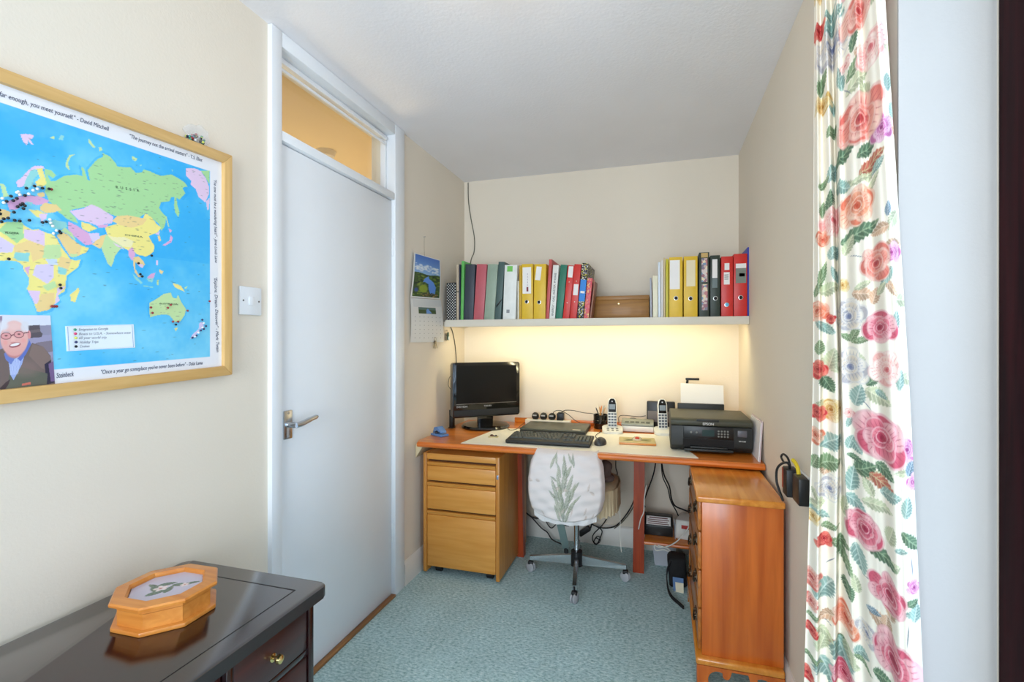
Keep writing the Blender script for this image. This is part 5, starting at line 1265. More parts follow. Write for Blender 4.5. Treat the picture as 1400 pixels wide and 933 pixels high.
pins([(50, 254), (39, 257), (61, 257), (70, 258), (37, 267), (26, 271), (21, 274), (34, 278), (31, 280), (37, 281), (27, 282.5), (18, 268), (22, 290), (2, 287), (3, 292), (8, 299), (14, 298), (5, 303), (23, 301), (30, 302), (43, 301), (66, 303), (61, 304), (35, 285), (12, 275)], 'black', 'stuck in Europe on the world map')
pins([(71, 300), (72, 304.5), (75, 309), (80, 315), (28, 262), (30, 266), (8, 277), (54, 258), (26, 263), (76, 319), (48, 260), (42, 265), (6, 271)], 'white', 'around Europe and the Mediterranean on the world map')
pins([(84, 316), (86, 318.5)], 'black', 'at the eastern end of the Mediterranean on the world map')
pins([(73, 258.5)], 'red', 'beside the black pin at the eastern edge of Europe')
pins([(15, 354)], 'black', 'on the west coast of Africa on the world map')
pins([(85, 389.5), (86, 394)], 'black', 'in the south-east of Africa on the world map')
pins([(74, 419), (77, 419), (80, 419)], 'red', 'at the southern tip of Africa on the world map')
pins([(210, 349.5)], 'black', 'on the south China coast of the world map')
pins([(192, 360), (194.5, 375), (197, 378)], 'black', 'in south-east Asia on the world map')
pins([(209, 420.6), (211, 428), (236, 417), (232, 421), (259, 425), (239, 440), (246, 440)], 'red', 'in Australia on the world map')
pins([(243, 444)], 'black', 'at the south coast of Australia on the world map')
pins([(289, 412)], 'red', 'in the Pacific near the right edge of the map')
pins([(279, 437.5), (284, 446), (277, 452), (271, 459), (265.5, 462), (281, 450)], 'navy', 'in New Zealand on the world map')
pins([(281, 442), (279.5, 448), (274, 455), (269, 460.5)], 'white', 'in New Zealand on the world map')
for u, v, k_ in ((105, 451, 'green'), (105.5, 456.5, 'pink'), (106, 462.3, 'yellow'), (106.3, 468, 'navy'), (106.3, 474, 'black')):
    pins([(u, v)], k_, 'on the white key card of the world map', LX + 0.0174)

# portrait snapshot stuck on the map
def portrait():
    c = Canvas(-35, 80, 428, 536, 230, 216, (150, 146, 168))
    f = lambda v: 964 - v                                    # picture runs downward
    e = lambda x, y, a, b, col, al=1, soft=.12, ang=0, c2=None, d=(0, 1): c.ell(x, f(y), a, b, ang, col, al, soft, c2, d)
    p = lambda pts, col, al=1: c.poly([(x, f(y)) for x, y in pts], col, al)
    p([(-40, 425), (90, 425), (90, 442), (-40, 446)], (222, 224, 236)); p([(-40, 430), (8, 430), (6, 470), (-40, 480)], (150, 128, 150))
    p([(-40, 462), (90, 456), (90, 490), (-40, 496)], (160, 154, 182)); p([(44, 443), (62, 442), (63, 452), (66, 455), (64, 460), (44, 461)], (92, 84, 92)); p([(46, 450), (62, 448), (63, 452), (46, 454)], (116, 104, 108))
    p([(55, 468), (90, 464), (90, 480), (52, 486)], (132, 120, 132))
    p([(-30, 500), (-8, 480), (10, 474), (22, 484), (40, 476), (50, 468), (66, 474), (76, 488), (80, 530), (80, 540), (-40, 540)], (116, 100, 96))
    p([(50, 470), (66, 474), (76, 490), (78, 512), (62, 506), (44, 486)], (132, 112, 106)); p([(66, 500), (76, 494), (80, 528), (68, 530)], (48, 44, 66)); p([(72, 500), (80, 496), (80, 526), (74, 526)], (120, 96, 138))
    p([(20, 498), (70, 514), (66, 540), (10, 540)], (98, 100, 88)); e(40, 505, 26, 16, (138, 116, 110), .6, .6)
    p([(14, 478), (24, 490), (40, 478), (34, 498), (22, 520), (18, 512)], (158, 174, 222))
    for k in range(7): p([(17 + 2.4 * k, 486), (18 + 2.4 * k, 486), (18.6 + 1.6 * k, 512), (17.6 + 1.6 * k, 512)], (206, 214, 240), .7)
    p([(10, 482), (18, 476), (24, 490), (19, 498), (12, 490)], (112, 130, 196)); p([(46, 464), (48, 470), (40, 484), (32, 494), (28, 490), (38, 478)], (96, 116, 190))
    e(24, 478, 13, 12, (206, 136, 132), 1, .2); e(25, 452, 21.5, 21, (226, 222, 228), 1, .08); e(45.5, 456, 3, 6.5, (222, 150, 150)); e(24.5, 461, 20, 26, (226, 164, 156), 1, .08, 0, (236, 190, 184), (0, 1)); e(24, 444, 16, 9, (238, 200, 194), .8, .6)
    e(9, 443, 9, 9, (226, 224, 230), .9, .5, .6); e(40, 444, 7, 10, (222, 220, 226), .9, .4, -.4)
    for x, y in ((13, 457.5), (31, 455.5)):
        e(x, y, 7.6, 5.2, (112, 50, 62), 1, .1); e(x, y, 6.8, 4.4, (226, 160, 158), 1, .1); e(x, y - .4, 2.6, 1.2, (90, 56, 60), .9, .4); e(x, y - 5.6, 6.6, 1.1, (200, 186, 190), .8, .5)
    p([(20, 456), (24, 455), (24, 456.4), (20, 457.4)], (100, 46, 60)); p([(38, 453), (45, 452), (45, 453.2), (38, 454.4)], (90, 50, 60))
    e(22.5, 463, 3.8, 5, (240, 186, 178), .9, .4); e(22.6, 467, 4.4, 1.6, (196, 120, 118), .6, .5); e(25, 470.5, 8.8, 3.6, (150, 72, 80), 1, .2, .2); e(25, 469.8, 7.6, 2.2, (244, 238, 236), 1, .2, .2); e(12, 467, 4, 5, (236, 160, 154), .7, .6); e(37, 464, 4.5, 5, (236, 160, 154), .7, .6)
    p([(33, 526), (45, 524.5), (45, 528), (33, 529)], (206, 112, 96)); p([(4, 530), (12, 522), (18, 518), (15, 526), (8, 536)], (70, 56, 60))
    P0 = w3(*sq(77, 430), LX + .0172)
    tr, br, tm, bmn = w3(*sq(73.5, 431.5), LX + .0172), w3(*sq(80, 526), LX + .0172), w3(*sq(0, 430.5), LX + .0172), w3(*sq(0, 533), LX + .0172)
    def fn(X, Y):
        v = 964 - Y; fy = (v - 428) / (533 - 430.0)
        fx = X / 80.0
        L = [tm[i] + (bmn[i] - tm[i]) * fy for i in range(3)]; R = [tr[i] + (br[i] - tr[i]) * fy for i in range(3)]
        return [L[i] + (R[i] - L[i]) * fx for i in range(3)]
    t = thing('portrait_photo', 'colour photo of a smiling white-haired man in glasses, on the map corner', 'photo', (LX + .017, bmn.y, bmn.z))
    c.mesh('photo_print', fn, painted('photo_print_gloss', 0.35), t, True)
    k = NB(); prism(k, [fnp for fnp in (Vector([float(a) for a in fn(np.array(x_), np.array(y_))]) - Vector((.0006, 0, 0)) for x_, y_ in ((-35, 536), (80, 536), (80, 429), (-35, 429)))], (0.0004, 0, 0)); obj('photo_backing', k, mat('photo_back', (236, 236, 236), 0.6), t, True)
portrait()

# clear bag of spare pins on top of the frame
pb = w3(*sq(276, 197), LX + 0.012)
bg = thing('bag_of_pins', 'small clear bag of coloured pins resting on top of the map frame', 'bag', pb)
bm = NB(); sph(bm, (0, 0, 0.026), 1, 16, 10, (0.009, 0.042, 0.027))
for v in bm.verts: v.co.y += 0.006 * math.sin(v.co.z * 160); v.co.z = max(v.co.z + 0.003 * math.sin(v.co.y * 190) + KS * v.co.y + 0.004, KS * v.co.y + 0.001)
bmat, nt, N, Lk, b_ = nodes_of('clear_bag'); b_.inputs['Base Color'].default_value = lin((236, 240, 244)); b_.inputs['Roughness'].default_value = 0.15; b_.inputs['Alpha'].default_value = 0.18
obj('clear_pouch', bm, bmat, bg)
rs = random.Random(5)
bm_by = {}
for i in range(46):
    k_ = rs.choice(['black', 'green', 'red', 'white', 'yellow', 'navy', 'black', 'green'])
    b2 = bm_by.setdefault(k_, NB()); y_ = rs.uniform(-0.034, 0.022); z_ = rs.uniform(0.006, 0.03 - abs(y_) * 0.5)
    sph(b2, (rs.uniform(-0.005, 0.006), y_, z_ + KS * y_), 0.0036, 6, 5)
for k_, b2 in bm_by.items(): o = obj('loose_pins', b2, PM[k_], bg); o['kind'] = 'stuff'

# ================================================================== LIGHT SWITCH
p0, p1 = onx(328, 430, LX + 0.008), onx(357.5, 394.5, LX + 0.008)
sw = thing('light_switch', 'white square light switch between the map and the door', 'light switch', (LX, (p0.y + p1.y) / 2, p0.z))
hy = (p1.y - p0.y) / 2; hz = p1.z - p0.z
obj('switch_plate', B(0.0005, 0.009, -hy, hy, 0, hz, 0.003), m_gloss, sw)
obj('rocker', B(0.0088, 0.013, -0.011, 0.011, hz / 2 - 0.014, hz / 2 + 0.014, 0.002), m_gloss, sw)
bm = NB()
for s in (-1, 1): lathe(bm, [(0.003, 0), (0.003, 0.001), (0, 0.0012)], (0.009, s * hy * 0.72, hz / 2), 10, (1, 0, 0))
obj('plate_screw', bm, mat('screw_head', (110, 112, 116), 0.3, 0.8), sw)

# ================================================================== CALENDAR AND KEYS
def quad_fn(tl, tr, br, bl, bulge=0.0):
    def fn(X, Y):
        t = 1 - Y; s = X
        out = []
        for i in range(3):
            top = tl[i] + (tr[i] - tl[i]) * s; bot = bl[i] + (br[i] - bl[i]) * s
            out.append(top + (bot - top) * t + (bulge * np.sin(np.pi * t) if i == 0 else 0))
        return out
    return fn
cal = thing('wall_calendar', 'wall calendar with river landscape picture hanging beside the door', 'calendar', onx(582, 468, LX + 0.004))
c = Canvas(0, 1, 0, 1, 120, 160, (236, 236, 234))
X, Y = np.meshgrid(c.xs, c.ys); ins = (X > .05) & (X < .97) & (Y > .03) & (Y < .985)
g = np.clip((Y - .55) / .45, 0, 1)[..., None]; sky = np.array((150, 190, 232.)) * (1 - g) + np.array((52, 104, 190.)) * g
c.C[ins] = sky[ins]
rsn = np.random.default_rng(2)
for i in range(60): c.ell(rsn.uniform(.08, .9), rsn.uniform(.60, .74) + .06 * rsn.random(), rsn.uniform(.03, .1), rsn.uniform(.012, .035), 0, (240, 244, 248), .7, .6)
lo = ins & (Y < .57 + .015 * np.sin(X * 9)); c.C[lo] = (56, 84, 40)
for i in range(160):
    yy = rsn.uniform(.06, .55); c.ell(rsn.uniform(.08, .94), yy, rsn.uniform(.03, .09), rsn.uniform(.012, .03), 0, [(104, 136, 48), (40, 62, 34), (140, 156, 60), (30, 44, 30), (88, 110, 50)][i % 5], .8, .5)
c.poly([(.40, .46), (.54, .53), (.56, .47), (.72, .40), (.82, .28), (.80, .12), (.64, .10), (.56, .22), (.54, .34), (.42, .38), (.34, .37)], (96, 146, 226)); c.ell(.38, .22, .17, .11, 0, (140, 160, 52), 1, .3); c.ell(.15, .18, .08, .06, 0, (60, 84, 150), .9, .4)
for i in range(40): c.ell(rsn.uniform(.3, .9), rsn.uniform(.04, .13), .04, .015, 0, [(170, 140, 80), (120, 90, 50), (60, 60, 40)][i % 3], .9, .5)
c.C[~ins] = (236, 236, 234)
m_cal = painted('calendar_print', 0.5)
XC = LX + 0.012
tl, tr, brr, bl = onx(566, 345.5, XC), onx(602, 356, XC), onx(601.5, 409.5, XC), onx(561, 406.5, XC)
c.mesh('picture_page', quad_fn(tl, tr, brr, bl, 0.004), m_cal, cal, True)
c2 = Canvas(0, 1, 0, 1, 130, 160, (226, 226, 224))
c2.poly([(.08, .80), (.98, .84), (.98, .98), (.06, .98)], (206, 210, 212), .7)
c2.poly([(.22, .66), (.78, .66), (.78, .80), (.22, .80)], (64, 84, 44)); c2.poly([(.22, .745), (.78, .745), (.78, .80), (.22, .80)], (92, 116, 110)); c2.poly([(.46, .74), (.52, .78), (.56, .74), (.64, .67), (.46, .66)], (116, 160, 226))
for r_ in range(6):
    for k in range(7): c2.ell(.12 + .13 * k, .58 - .095 * r_, .016, .010, 0, (120, 122, 126), .75, .5)
for k in range(6): c2.line((.04, .62 - .095 * k), (.97, .62 - .095 * k), .004, (200, 202, 204), .6)
tl2, tr2, br2, bl2 = onx(561, 407.2, XC - .001), onx(602.5, 410.2, XC - .001), onx(606.5, 468, LX + 0.004), onx(561, 468.5, LX + 0.004)
c2.mesh('month_page', quad_fn(tl2, tr2, br2, bl2, 0.005), m_cal, cal, True)
bm = NB(); n_ = onx(580, 324, LX + 0.004); tube(bm, [n_, onx(580, 338, LX + .005), onx(580.4, 352, XC)], 0.0007, 5, 3); obj('hanging_string', bm, mat('string', (150, 140, 120), 0.8), cal, True)
bm = NB(); cyl(bm, (LX - .001, n_.y, n_.z), (LX + 0.012, n_.y, n_.z), 0.0022, seg=8); obj('nail', bm, m_chrome, cal, True)
m_steel = mat('key_steel', (168, 160, 140), 0.3, 1.0)
def keys(label, u, v, n, fob):
    h = onx(u, v, LX + 0.012)
    t = thing('key_bunch', label, 'keys', (h.x, h.y, h.z - 0.10))
    bm = NB(); cyl(bm, (-0.013, 0, 0.10), (0.004, 0, 0.10), 0.002, seg=8); obj('hook', bm, m_chrome, t)
    bm = NB(); tube(bm, [(0, 0.013 * math.sin(a), 0.09 + 0.013 * math.cos(a)) for a in [k * 0.785 for k in range(9)]], 0.0011, 6, 3); obj('key_ring', bm, m_steel, t)
    for k in range(n):
        a = math.radians(-24 + 48 * k / max(1, n - 1)); x = 0.002 + 0.003 * (k % 3)
        d = Vector((0, math.sin(a), -math.cos(a))); q = Vector((0, math.cos(a), math.sin(a))); o_ = Vector((x - 0.006, 0, 0.082))
        bm = NB()
        prism(bm, [o_ + d * (0.010 - 0.010 * math.cos(b)) + q * (0.009 * math.sin(b)) for b in [k2 * math.pi / 4 for k2 in range(8)]], (0.002, 0, 0))
        prism(bm, [o_ + d * .018 + q * .0035, o_ + d * .046 + q * .0035, o_ + d * .049, o_ + d * .046 - q * .002, o_ + d * .041 - q * .0042, o_ + d * .036 - q * .0022, o_ + d * .031 - q * .0042, o_ + d * .018 - q * .0035], (0.002, 0, 0))
        obj('key', bm, m_steel, t)
    if fob:
        bm = NB(); prism(bm, [(0.005, p, 0.064 + q) for p, q in rrect(0.018, 0.05, 0.006, 3)], (0.006, 0, 0), 0.001); obj('key_fob', bm, mat('fob_green', (40, 78, 54), 0.4), t)
        bm = NB(); prism(bm, [(0.011, 0.004 + p, 0.05 + q) for p, q in rrect(0.02, 0.024, 0.008, 3)], (0.004, 0, 0), 0.001); obj('key_fob', bm, m_pwhite, t)
keys('bunch of keys with dark green fob on a hook at the shelf end', 611, 452, 4, True)
keys('bunch of bare keys hanging below the calendar', 595, 462, 3, False)

# ================================================================== CABLES
def cable(label, pts, r, m, name='cable', cat='cable', group=None):
    bm = NB(); tube(bm, pts, r, 6, 5); return solo(name, bm, m, label, cat, group)
m_cab = mat('black_cable', (22, 22, 24), 0.5)
m_cabg = mat('grey_cable', (98, 94, 78), 0.6)
m_cabw = mat('white_cable', (226, 222, 212), 0.5)
cable('thin grey cable dropping from the ceiling to the shelf in the back left corner', [ony(640, 250, BY - .004), ony(640.5, 275, BY - .004), ony(644, 300, BY - .004), ony(648.5, 325, BY - .004), ony(648, 345, BY - .004), ony(643, 362, BY - .004), ony(640, 425, BY - .004)], 0.003, m_cabg)
cable('thin grey cable hanging from the shelf end down behind the monitor', [onx(611.5, 433, LX + .004), onx(613, 440, LX + .005), onx(619, 455, LX + .005), onx(622.5, 475, LX + .005), onx(624, 500, LX + .005), onx(623, 540, LX + .005), onx(622, 560, LX + .006)], 0.003, m_cabg)
cable('short cable arching out at the left side of the monitor', [onx(617, 513, LX + .012), onx(614, 518, LX + .008), onx(613, 527, LX + .006), onx(616, 533, LX + .008), onx(618, 540, LX + .02)], 0.0018, m_cabg)
D = DZ + 0.006
cable('black lead running from the hole punch corner to the upright gadget', [onz(594, 586, D), onz(602, 583, D), onz(609, 577, D), onz(613, 574, D), onz(626, 573, D), onz(634, 572, D)], 0.0022, m_cab)
cable('thin lead curling on the desk pad between monitor and laptop', [onz(693, 584, D), onz(697, 588, D), onz(706, 587, D), onz(712, 582, D), onz(718, 577.5, D)], 0.0018, m_cabg)
cable('black lead arching from the plugs to the pencil cup', [(-0.60, 3.06, DZ + 0.085), (-0.575, 3.07, DZ + 0.098), (-0.52, 3.08, DZ + 0.096), (-0.46, 3.08, DZ + 0.085), (-0.41, 3.085, DZ + 0.082), (-0.37, 3.094, DZ + 0.07)], 0.002, m_cab)
cable('black lead drooping from the plugs behind the laptop', [(-0.65, 3.05, DZ + 0.07), (-0.64, 3.04, DZ + 0.092), (-0.6, 3.035, DZ + 0.1), (-0.55, 3.04, DZ + 0.075), (-0.515, 3.045, DZ + 0.045), (-0.49, 3.05, DZ + 0.03), (-0.45, 3.06, D)], 0.002, m_cab)
cable('mouse lead trailing back past the keypad cradle', [(-0.302, 2.615, DZ + 0.012), (-0.315, 2.66, D), (-0.345, 2.74, D), (-0.345, 2.82, D), (-0.335, 2.9, D), (-0.345, 2.98, D)], 0.0018, m_cab)
cable('black leads looping between the first phone and the grey speaker', [(-0.238, 2.985, DZ + 0.045), (-0.235, 3.062, DZ + 0.08), (-0.13, 3.066, DZ + 0.078), (-0.085, 3.066, DZ + 0.085)], 0.002, m_cab)
cable('black lead looping above the grey answering unit', [(-0.19, 3.062, DZ + 0.03), (-0.185, 3.064, DZ + 0.06), (-0.16, 3.064, DZ + 0.068), (-0.13, 3.064, DZ + 0.06), (-0.11, 3.064, DZ + 0.03)], 0.002, m_cab)
Yc = 3.095
C = lambda pts, y=Yc: [ony(u, v, y) for u, v in pts]
cable('black cable sagging to the left under the desk by the left leg', C([(712, 690), (722, 704), (736, 709), (748, 697), (760, 694), (772, 692)]), 0.004, m_cab)
cable('black cable slanting down to the carpet behind the chair', C([(712, 697), (725, 706), (740, 722), (748, 728), (755, 738)], 3.06) + [onz(767, 744, 0.005), onz(778, 749, 0.005)], 0.004, m_cab)
cable('black cable drooping in a long loop left of the chair column', C([(742, 692), (745, 709), (750, 719), (755, 722), (762, 714), (767, 702), (770, 692)], 3.075), 0.0035, m_cab)
cable('black cable hanging straight below the chair seat', C([(796, 640), (800, 680), (806, 699), (809, 715), (806, 725), (800, 728)], 3.07), 0.004, m_cab)
cable('black cable crossing from the chair to the right desk leg', C([(795, 703), (808, 716), (822, 722), (838, 721), (850, 712), (862, 695), (868, 681)], 3.09), 0.004, m_cab)
cable('grey cable rising to the right desk leg behind the black ones', C([(840, 723), (852, 713), (862, 700), (869, 688)], 3.115), 0.003, m_cabg)
cable('black cable looping in front of the skirting right of the chair', C([(830, 700), (829, 710), (822, 720), (812, 730), (810, 738), (815, 745), (820, 737), (823, 726), (815, 720)], 3.06), 0.0035, m_cab)
cable('small coil of black cable on the skirting behind the chair', C([(813, 738), (816, 734), (820, 735), (820, 741), (815, 744), (812, 741), (815, 736), (819, 738)], 3.045), 0.003, m_cab)
cable('black cable dropping from the desk to the seat', C([(842, 624), (842, 640), (844, 648), (841, 660), (840, 690)], 3.03), 0.003, m_cab)
cable('black cable bundle from the desk down to the low shelf', C([(897, 630), (893, 650), (884, 675), (880, 688), (882, 694)], 3.0), 0.004, m_cab)
cable('thick black cable from the desk to the white pack on the low shelf', C([(904, 630), (908, 650), (915, 665), (918, 682), (923, 692), (934, 697), (944, 701)], 3.0), 0.0045, m_cab)
cable('second black cable beside the thick one above the low shelf', C([(904, 632), (906, 652), (913, 668), (917, 685), (925, 700), (930, 712)], 2.96), 0.0035, m_cab)
cable('white cable running down beside the right desk leg', C([(884, 664), (881, 680), (880, 700), (876, 710), (873, 724)], 2.782), 0.003, m_cabw)
wh = cable('white coiled cable hanging over the edge of the low shelf', [ony(944, 716, 2.775), ony(938, 727, 2.775), ony(926, 740, 2.775), ony(914, 747, 2.778), ony(902, 749, 2.778), ony(895, 746, 2.778), ony(897, 753, 2.776), ony(908, 752, 2.774), ony(918, 757, 2.776), ony(912, 750, 2.772), ony(899, 746, 2.774)], 0.0035, m_cabw)
# in-line adapter lump behind the chair
bm = NB(); a_, b_ = ony(792, 731, 3.05), ony(806, 722, 3.05); M = Matrix.Translation((a_ + b_) / 2) @ Matrix.Rotation(-math.atan2(b_.z - a_.z, b_.x - a_.x), 4, 'Y'); box(bm, -(b_ - a_).length / 2, (b_ - a_).length / 2, -0.015, 0.015, -0.016, 0.016, 0.005, M=M)
solo('cable_adapter', bm, m_blk, 'black in-line power adapter hanging behind the chair column', 'adapter')

# ================================================================== LOW SHELF AND FLOOR CLUTTER
LZ = 0.1822
bt = thing('backup_battery', 'black box with white printed label on the low shelf', 'box', (-0.012, 2.935, LZ + 0.0003))
bxm = NB(); prism(bxm, [(-0.078, -0.045, 0), (-0.078, -0.045, 0.055), (-0.078, 0.0, 0.098), (-0.078, 0.055, 0.098), (-0.078, 0.055, 0)], (0.156, 0, 0), 0.004); obj('box_shell', bxm, m_bsat, bt)
M = Matrix.Translation((0, -0.0238, 0.0775)) @ Matrix.Rotation(math.atan2(0.043, 0.045), 4, 'X')
bm = NB(); box(bm, -0.066, 0.066, -0.026, 0.026, 0, 0.001, M=M); lbx = obj('printed_label', bm, m_label, bt)
bm = NB()
for k, (w0, w1) in enumerate(((-0.05, 0.05), (-0.058, 0.058), (-0.058, 0.05), (-0.055, 0.058))): box(bm, w0, w1, -0.0022, 0.0022 if k else 0.004, 0.0011, 0.0014, M=M @ Matrix.Translation((0, 0.016 - 0.0115 * k, 0)))
obj('label_print', bm, mat('label_red_print', (120, 70, 70), 0.7), lbx)
wp = thing('white_package', 'crumpled white packet with red print on the low shelf', 'package', (0.152, 2.93, LZ + 0.0003), (0, 0, math.radians(-10)))
bm = NB(); box(bm, -0.06, 0.06, -0.07, 0.07, 0, 0.11, 0.012, 3)
for v in bm.verts: v.co.x += 0.006 * math.sin(v.co.z * 60 + v.co.y * 40); v.co.y += 0.005 * math.sin(v.co.z * 45)
obj('packet', bm, mat('packet_white', (226, 222, 214), 0.5, var=0.05, vscale=20), wp)
obj('red_print', B(-0.03, 0.02, -0.0765, -0.0755, 0.065, 0.085), mat('print_red', (180, 50, 44), 0.6), wp)
bm = NB(); prism(bm, [onz(0, 0, -1)] and [(-0.075, -0.03, 0.001), (-0.063, -0.075, 0.001), (-0.063, -0.075, 0.085), (-0.078, -0.03, 0.1)], (0.002, 0.001, 0)); obj('loose_flap', bm, mat('packet_flap', (206, 208, 214), 0.4), wp)
# grey plastic bin below
bn = thing('waste_bin', 'small grey translucent bin under the low shelf', 'bin', (0.02, 2.99, 0))
bm = NB()
def tub(bm, w0, d0, w1, d1, h, t):
    o0 = [(-w0, -d0, 0), (w0, -d0, 0), (w0, d0, 0), (-w0, d0, 0)]; o1 = [(-w1, -d1, h), (w1, -d1, h), (w1, d1, h), (-w1, d1, h)]
    i1 = [(-w1 + t, -d1 + t, h), (w1 - t, -d1 + t, h), (w1 - t, d1 - t, h), (-w1 + t, d1 - t, h)]; i0 = [(-w0 + t, -d0 + t, t), (w0 - t, -d0 + t, t), (w0 - t, d0 - t, t), (-w0 + t, d0 - t, t)]
    R = [[bm.verts.new(p) for p in r_] for r_ in (o0, o1, i1, i0)]
    for a in range(3):
        for k in range(4): bm.faces.new((R[a][k], R[a][(k + 1) % 4], R[a + 1][(k + 1) % 4], R[a + 1][k]))
    bm.faces.new(R[0]); bm.faces.new(R[3])
tub(bm, 0.052, 0.06, 0.068, 0.08, 0.155, 0.003)
obj('bin_shell', bm, mat('bin_grey', (192, 194, 202), 0.35, var=0.05), bn)
obj('bin_rim', B(-0.071, 0.071, -0.083, -0.079, 0.147, 0.157, 0.001), mat('bin_rim', (170, 172, 178), 0.35), bn)
# black bag with strap
bb = thing('black_bag', 'black fabric bag with long strap slumped behind the chest of drawers', 'bag', (0.10, 2.74, 0))
bm = NB(); box(bm, -0.062, 0.03, -0.06, 0.045, 0.002, 0.155, 0.018, 3)
for v in bm.verts: v.co.x += 0.007 * math.sin(v.co.z * 40); v.co.y += 0.006 * math.sin(v.co.z * 55 + v.co.x * 40)
m_bag = mat('bag_cloth', (18, 18, 20), 0.8, bump=0.3, bscale=200)
obj('bag_body', bm, m_bag, bb)
bm = NB(); q = spline([(-0.05, -0.062, 0.14), (-0.068, -0.085, 0.09), (-0.066, -0.12, 0.03), (-0.05, -0.17, 0.010), (-0.02, -0.22, 0.008), (0.004, -0.26, 0.008)], 6)
ring = []
for p in q:
    ring.append([bm.verts.new(p + Vector((dx, 0, dz))) for dx, dz in ((-0.003, -0.006), (0.003, -0.006), (0.003, 0.010), (-0.003, 0.010))])
for i in range(len(ring) - 1):
    for k in range(4): bm.faces.new((ring[i][k], ring[i][(k + 1) % 4], ring[i + 1][(k + 1) % 4], ring[i + 1][k]))
bm.faces.new(ring[0]); bm.faces.new(ring[-1]); obj('shoulder_strap', bm, m_bag, bb)
for lab, col, dx, h in (('blue leaflet leaning against the black bag', (70, 110, 160), 0.0, 0.062), ('cream leaflet leaning in front of the blue one', (224, 214, 184), 0.012, 0.042)):
    bm = NB(); prism(bm, [(0.062 + dx, 2.655 - dx, 0.001), (0.112, 2.648 - dx, 0.001), (0.112, 2.668 - dx, h), (0.060 + dx, 2.672 - dx, h)], (0, 0.002, 0)); solo('leaflet', bm, mat('leaflet_%d' % int(h * 1000), col, 0.5), lab, 'leaflet')

# ================================================================== SOCKET ON THE RIGHT WALL
so = thing('wall_socket', 'white double socket on the right wall above the chest of drawers', 'socket', (RX, 1.77, 0.775))
obj('socket_plate', B(-0.009, -0.0005, -0.075, 0.075, 0.0, 0.088, 0.002), m_gloss, so)
obj('socket_switch', B(-0.012, -0.0085, -0.012, -0.004, 0.06, 0.078, 0.001), m_gloss, so)
ad = thing('power_adapter', 'black box adapter with yellow tag plugged into the right wall', 'adapter', (0.41, 1.705, 0.782))
obj('adapter_body', B(-0.012, 0.0165, -0.038, 0.038, 0.0, 0.082, 0.003), m_bsat, ad)
bm = NB(); tube(bm, [(0.002, 0.02, 0.081), (0.001, 0.03, 0.1), (-0.002, 0.045, 0.112), (-0.006, 0.06, 0.118)], 0.006, 8, 4); obj('yellow_tag', bm, mat('tag_yellow', (226, 196, 30), 0.5), ad)
ad2 = thing('power_adapter', 'black plug with looped lead and orange side, left one at the right wall', 'adapter', (0.405, 1.815, 0.772))
obj('adapter_body', B(-0.014, 0.022, -0.03, 0.03, 0.0, 0.09, 0.004), m_blk, ad2)
obj('orange_side', B(-0.0155, -0.0142, 0.016, 0.028, 0.02, 0.085), mat('orange_strip', (176, 66, 34), 0.5), ad2)
bm = NB(); tube(bm, [(0.0, -0.01, 0.088), (-0.008, -0.02, 0.11), (-0.02, 0.01, 0.10), (-0.03, 0.03, 0.075), (-0.03, 0.035, 0.035), (-0.024, 0.02, 0.005), (-0.018, 0.0, -0.02)], 0.004, 8, 5); obj('looped_lead', bm, m_cab, ad2)
bm = NB(); tube(bm, [(0.0, -0.015, 0.10), (-0.004, 0.0, 0.122), (-0.01, 0.03, 0.128), (-0.014, 0.045, 0.115), (-0.008, 0.03, 0.098)], 0.0035, 8, 5); obj('looped_lead', bm, m_cab, ad2)

# ================================================================== OFFICE CHAIR
m_cover = mat('cover_cloth', (226, 222, 220), 0.85, var=0.03, vscale=12, bump=0.2, bscale=40)
m_seatc = mat('seat_cloth', (222, 200, 162), 0.85, var=0.06, vscale=14, bump=0.3, bscale=60)
HB = Vector((-0.437, 2.665, 0))
oc = thing('office_chair', 'swivel chair with pale leaf-print slip cover tucked at the desk', 'chair', HB)
# base and castors
for ang, L in ((-83, 0.285), (4, 0.262), (184, 0.258), (97, 0.27)):
    a = math.radians(ang); d = Vector((math.cos(a), math.sin(a), 0)); n = Vector((-d.y, d.x, 0))
    bm = NB()
    r0, r1 = d * 0.03, d * L
    sec = lambda c, w, z0, z1: [c + n * w + Vector((0, 0, z0)), c - n * w + Vector((0, 0, z0)), c - n * w * 0.8 + Vector((0, 0, z1)), c + n * w * 0.8 + Vector((0, 0, z1))]
    A_, B_ = [bm.verts.new(p) for p in sec(r0, 0.014, 0.070, 0.118)], [bm.verts.new(p) for p in sec(r1, 0.012, 0.068, 0.088)]
    for k in range(4): bm.faces.new((A_[k], A_[(k + 1) % 4], B_[(k + 1) % 4], B_[k]))
    bm.faces.new(A_); bm.faces.new(B_)
    lg_ = obj('base_leg', bm, m_chrome, oc)
    e = d * (L - 0.004)
    bm = NB(); cyl(bm, e + Vector((0, 0, 0.045)), e + Vector((0, 0, 0.085)), 0.007, seg=8); q = e + d * 0.0 + n * 0.0
    box(bm, e.x - 0.014, e.x + 0.014, e.y - 0.014, e.y + 0.014, 0.042, 0.06, 0.004); cs = obj('castor_fork', bm, m_blk, lg_)
    for s in (-1, 1):
        ax = (n * math.cos(0.5) + d * math.sin(0.5)) * s
        bm = NB(); lathe(bm, [(0.0, 0.003), (0.024, 0.003), (0.0262, 0.006), (0.0262, 0.010), (0.022, 0.013), (0, 0.014)], e + Vector((0, 0, 0.0265)), 20, ax); obj('castor_wheel', bm, mat('wheel_grey', (176, 176, 180), 0.4) if 'wheel_grey' not in bpy.data.materials else bpy.data.materials['wheel_grey'], lg_)
bm = NB(); cyl(bm, (0, 0, 0.062), (0, 0, 0.14), 0.033, 0.03, 20); obj('hub', bm, m_blk, oc)
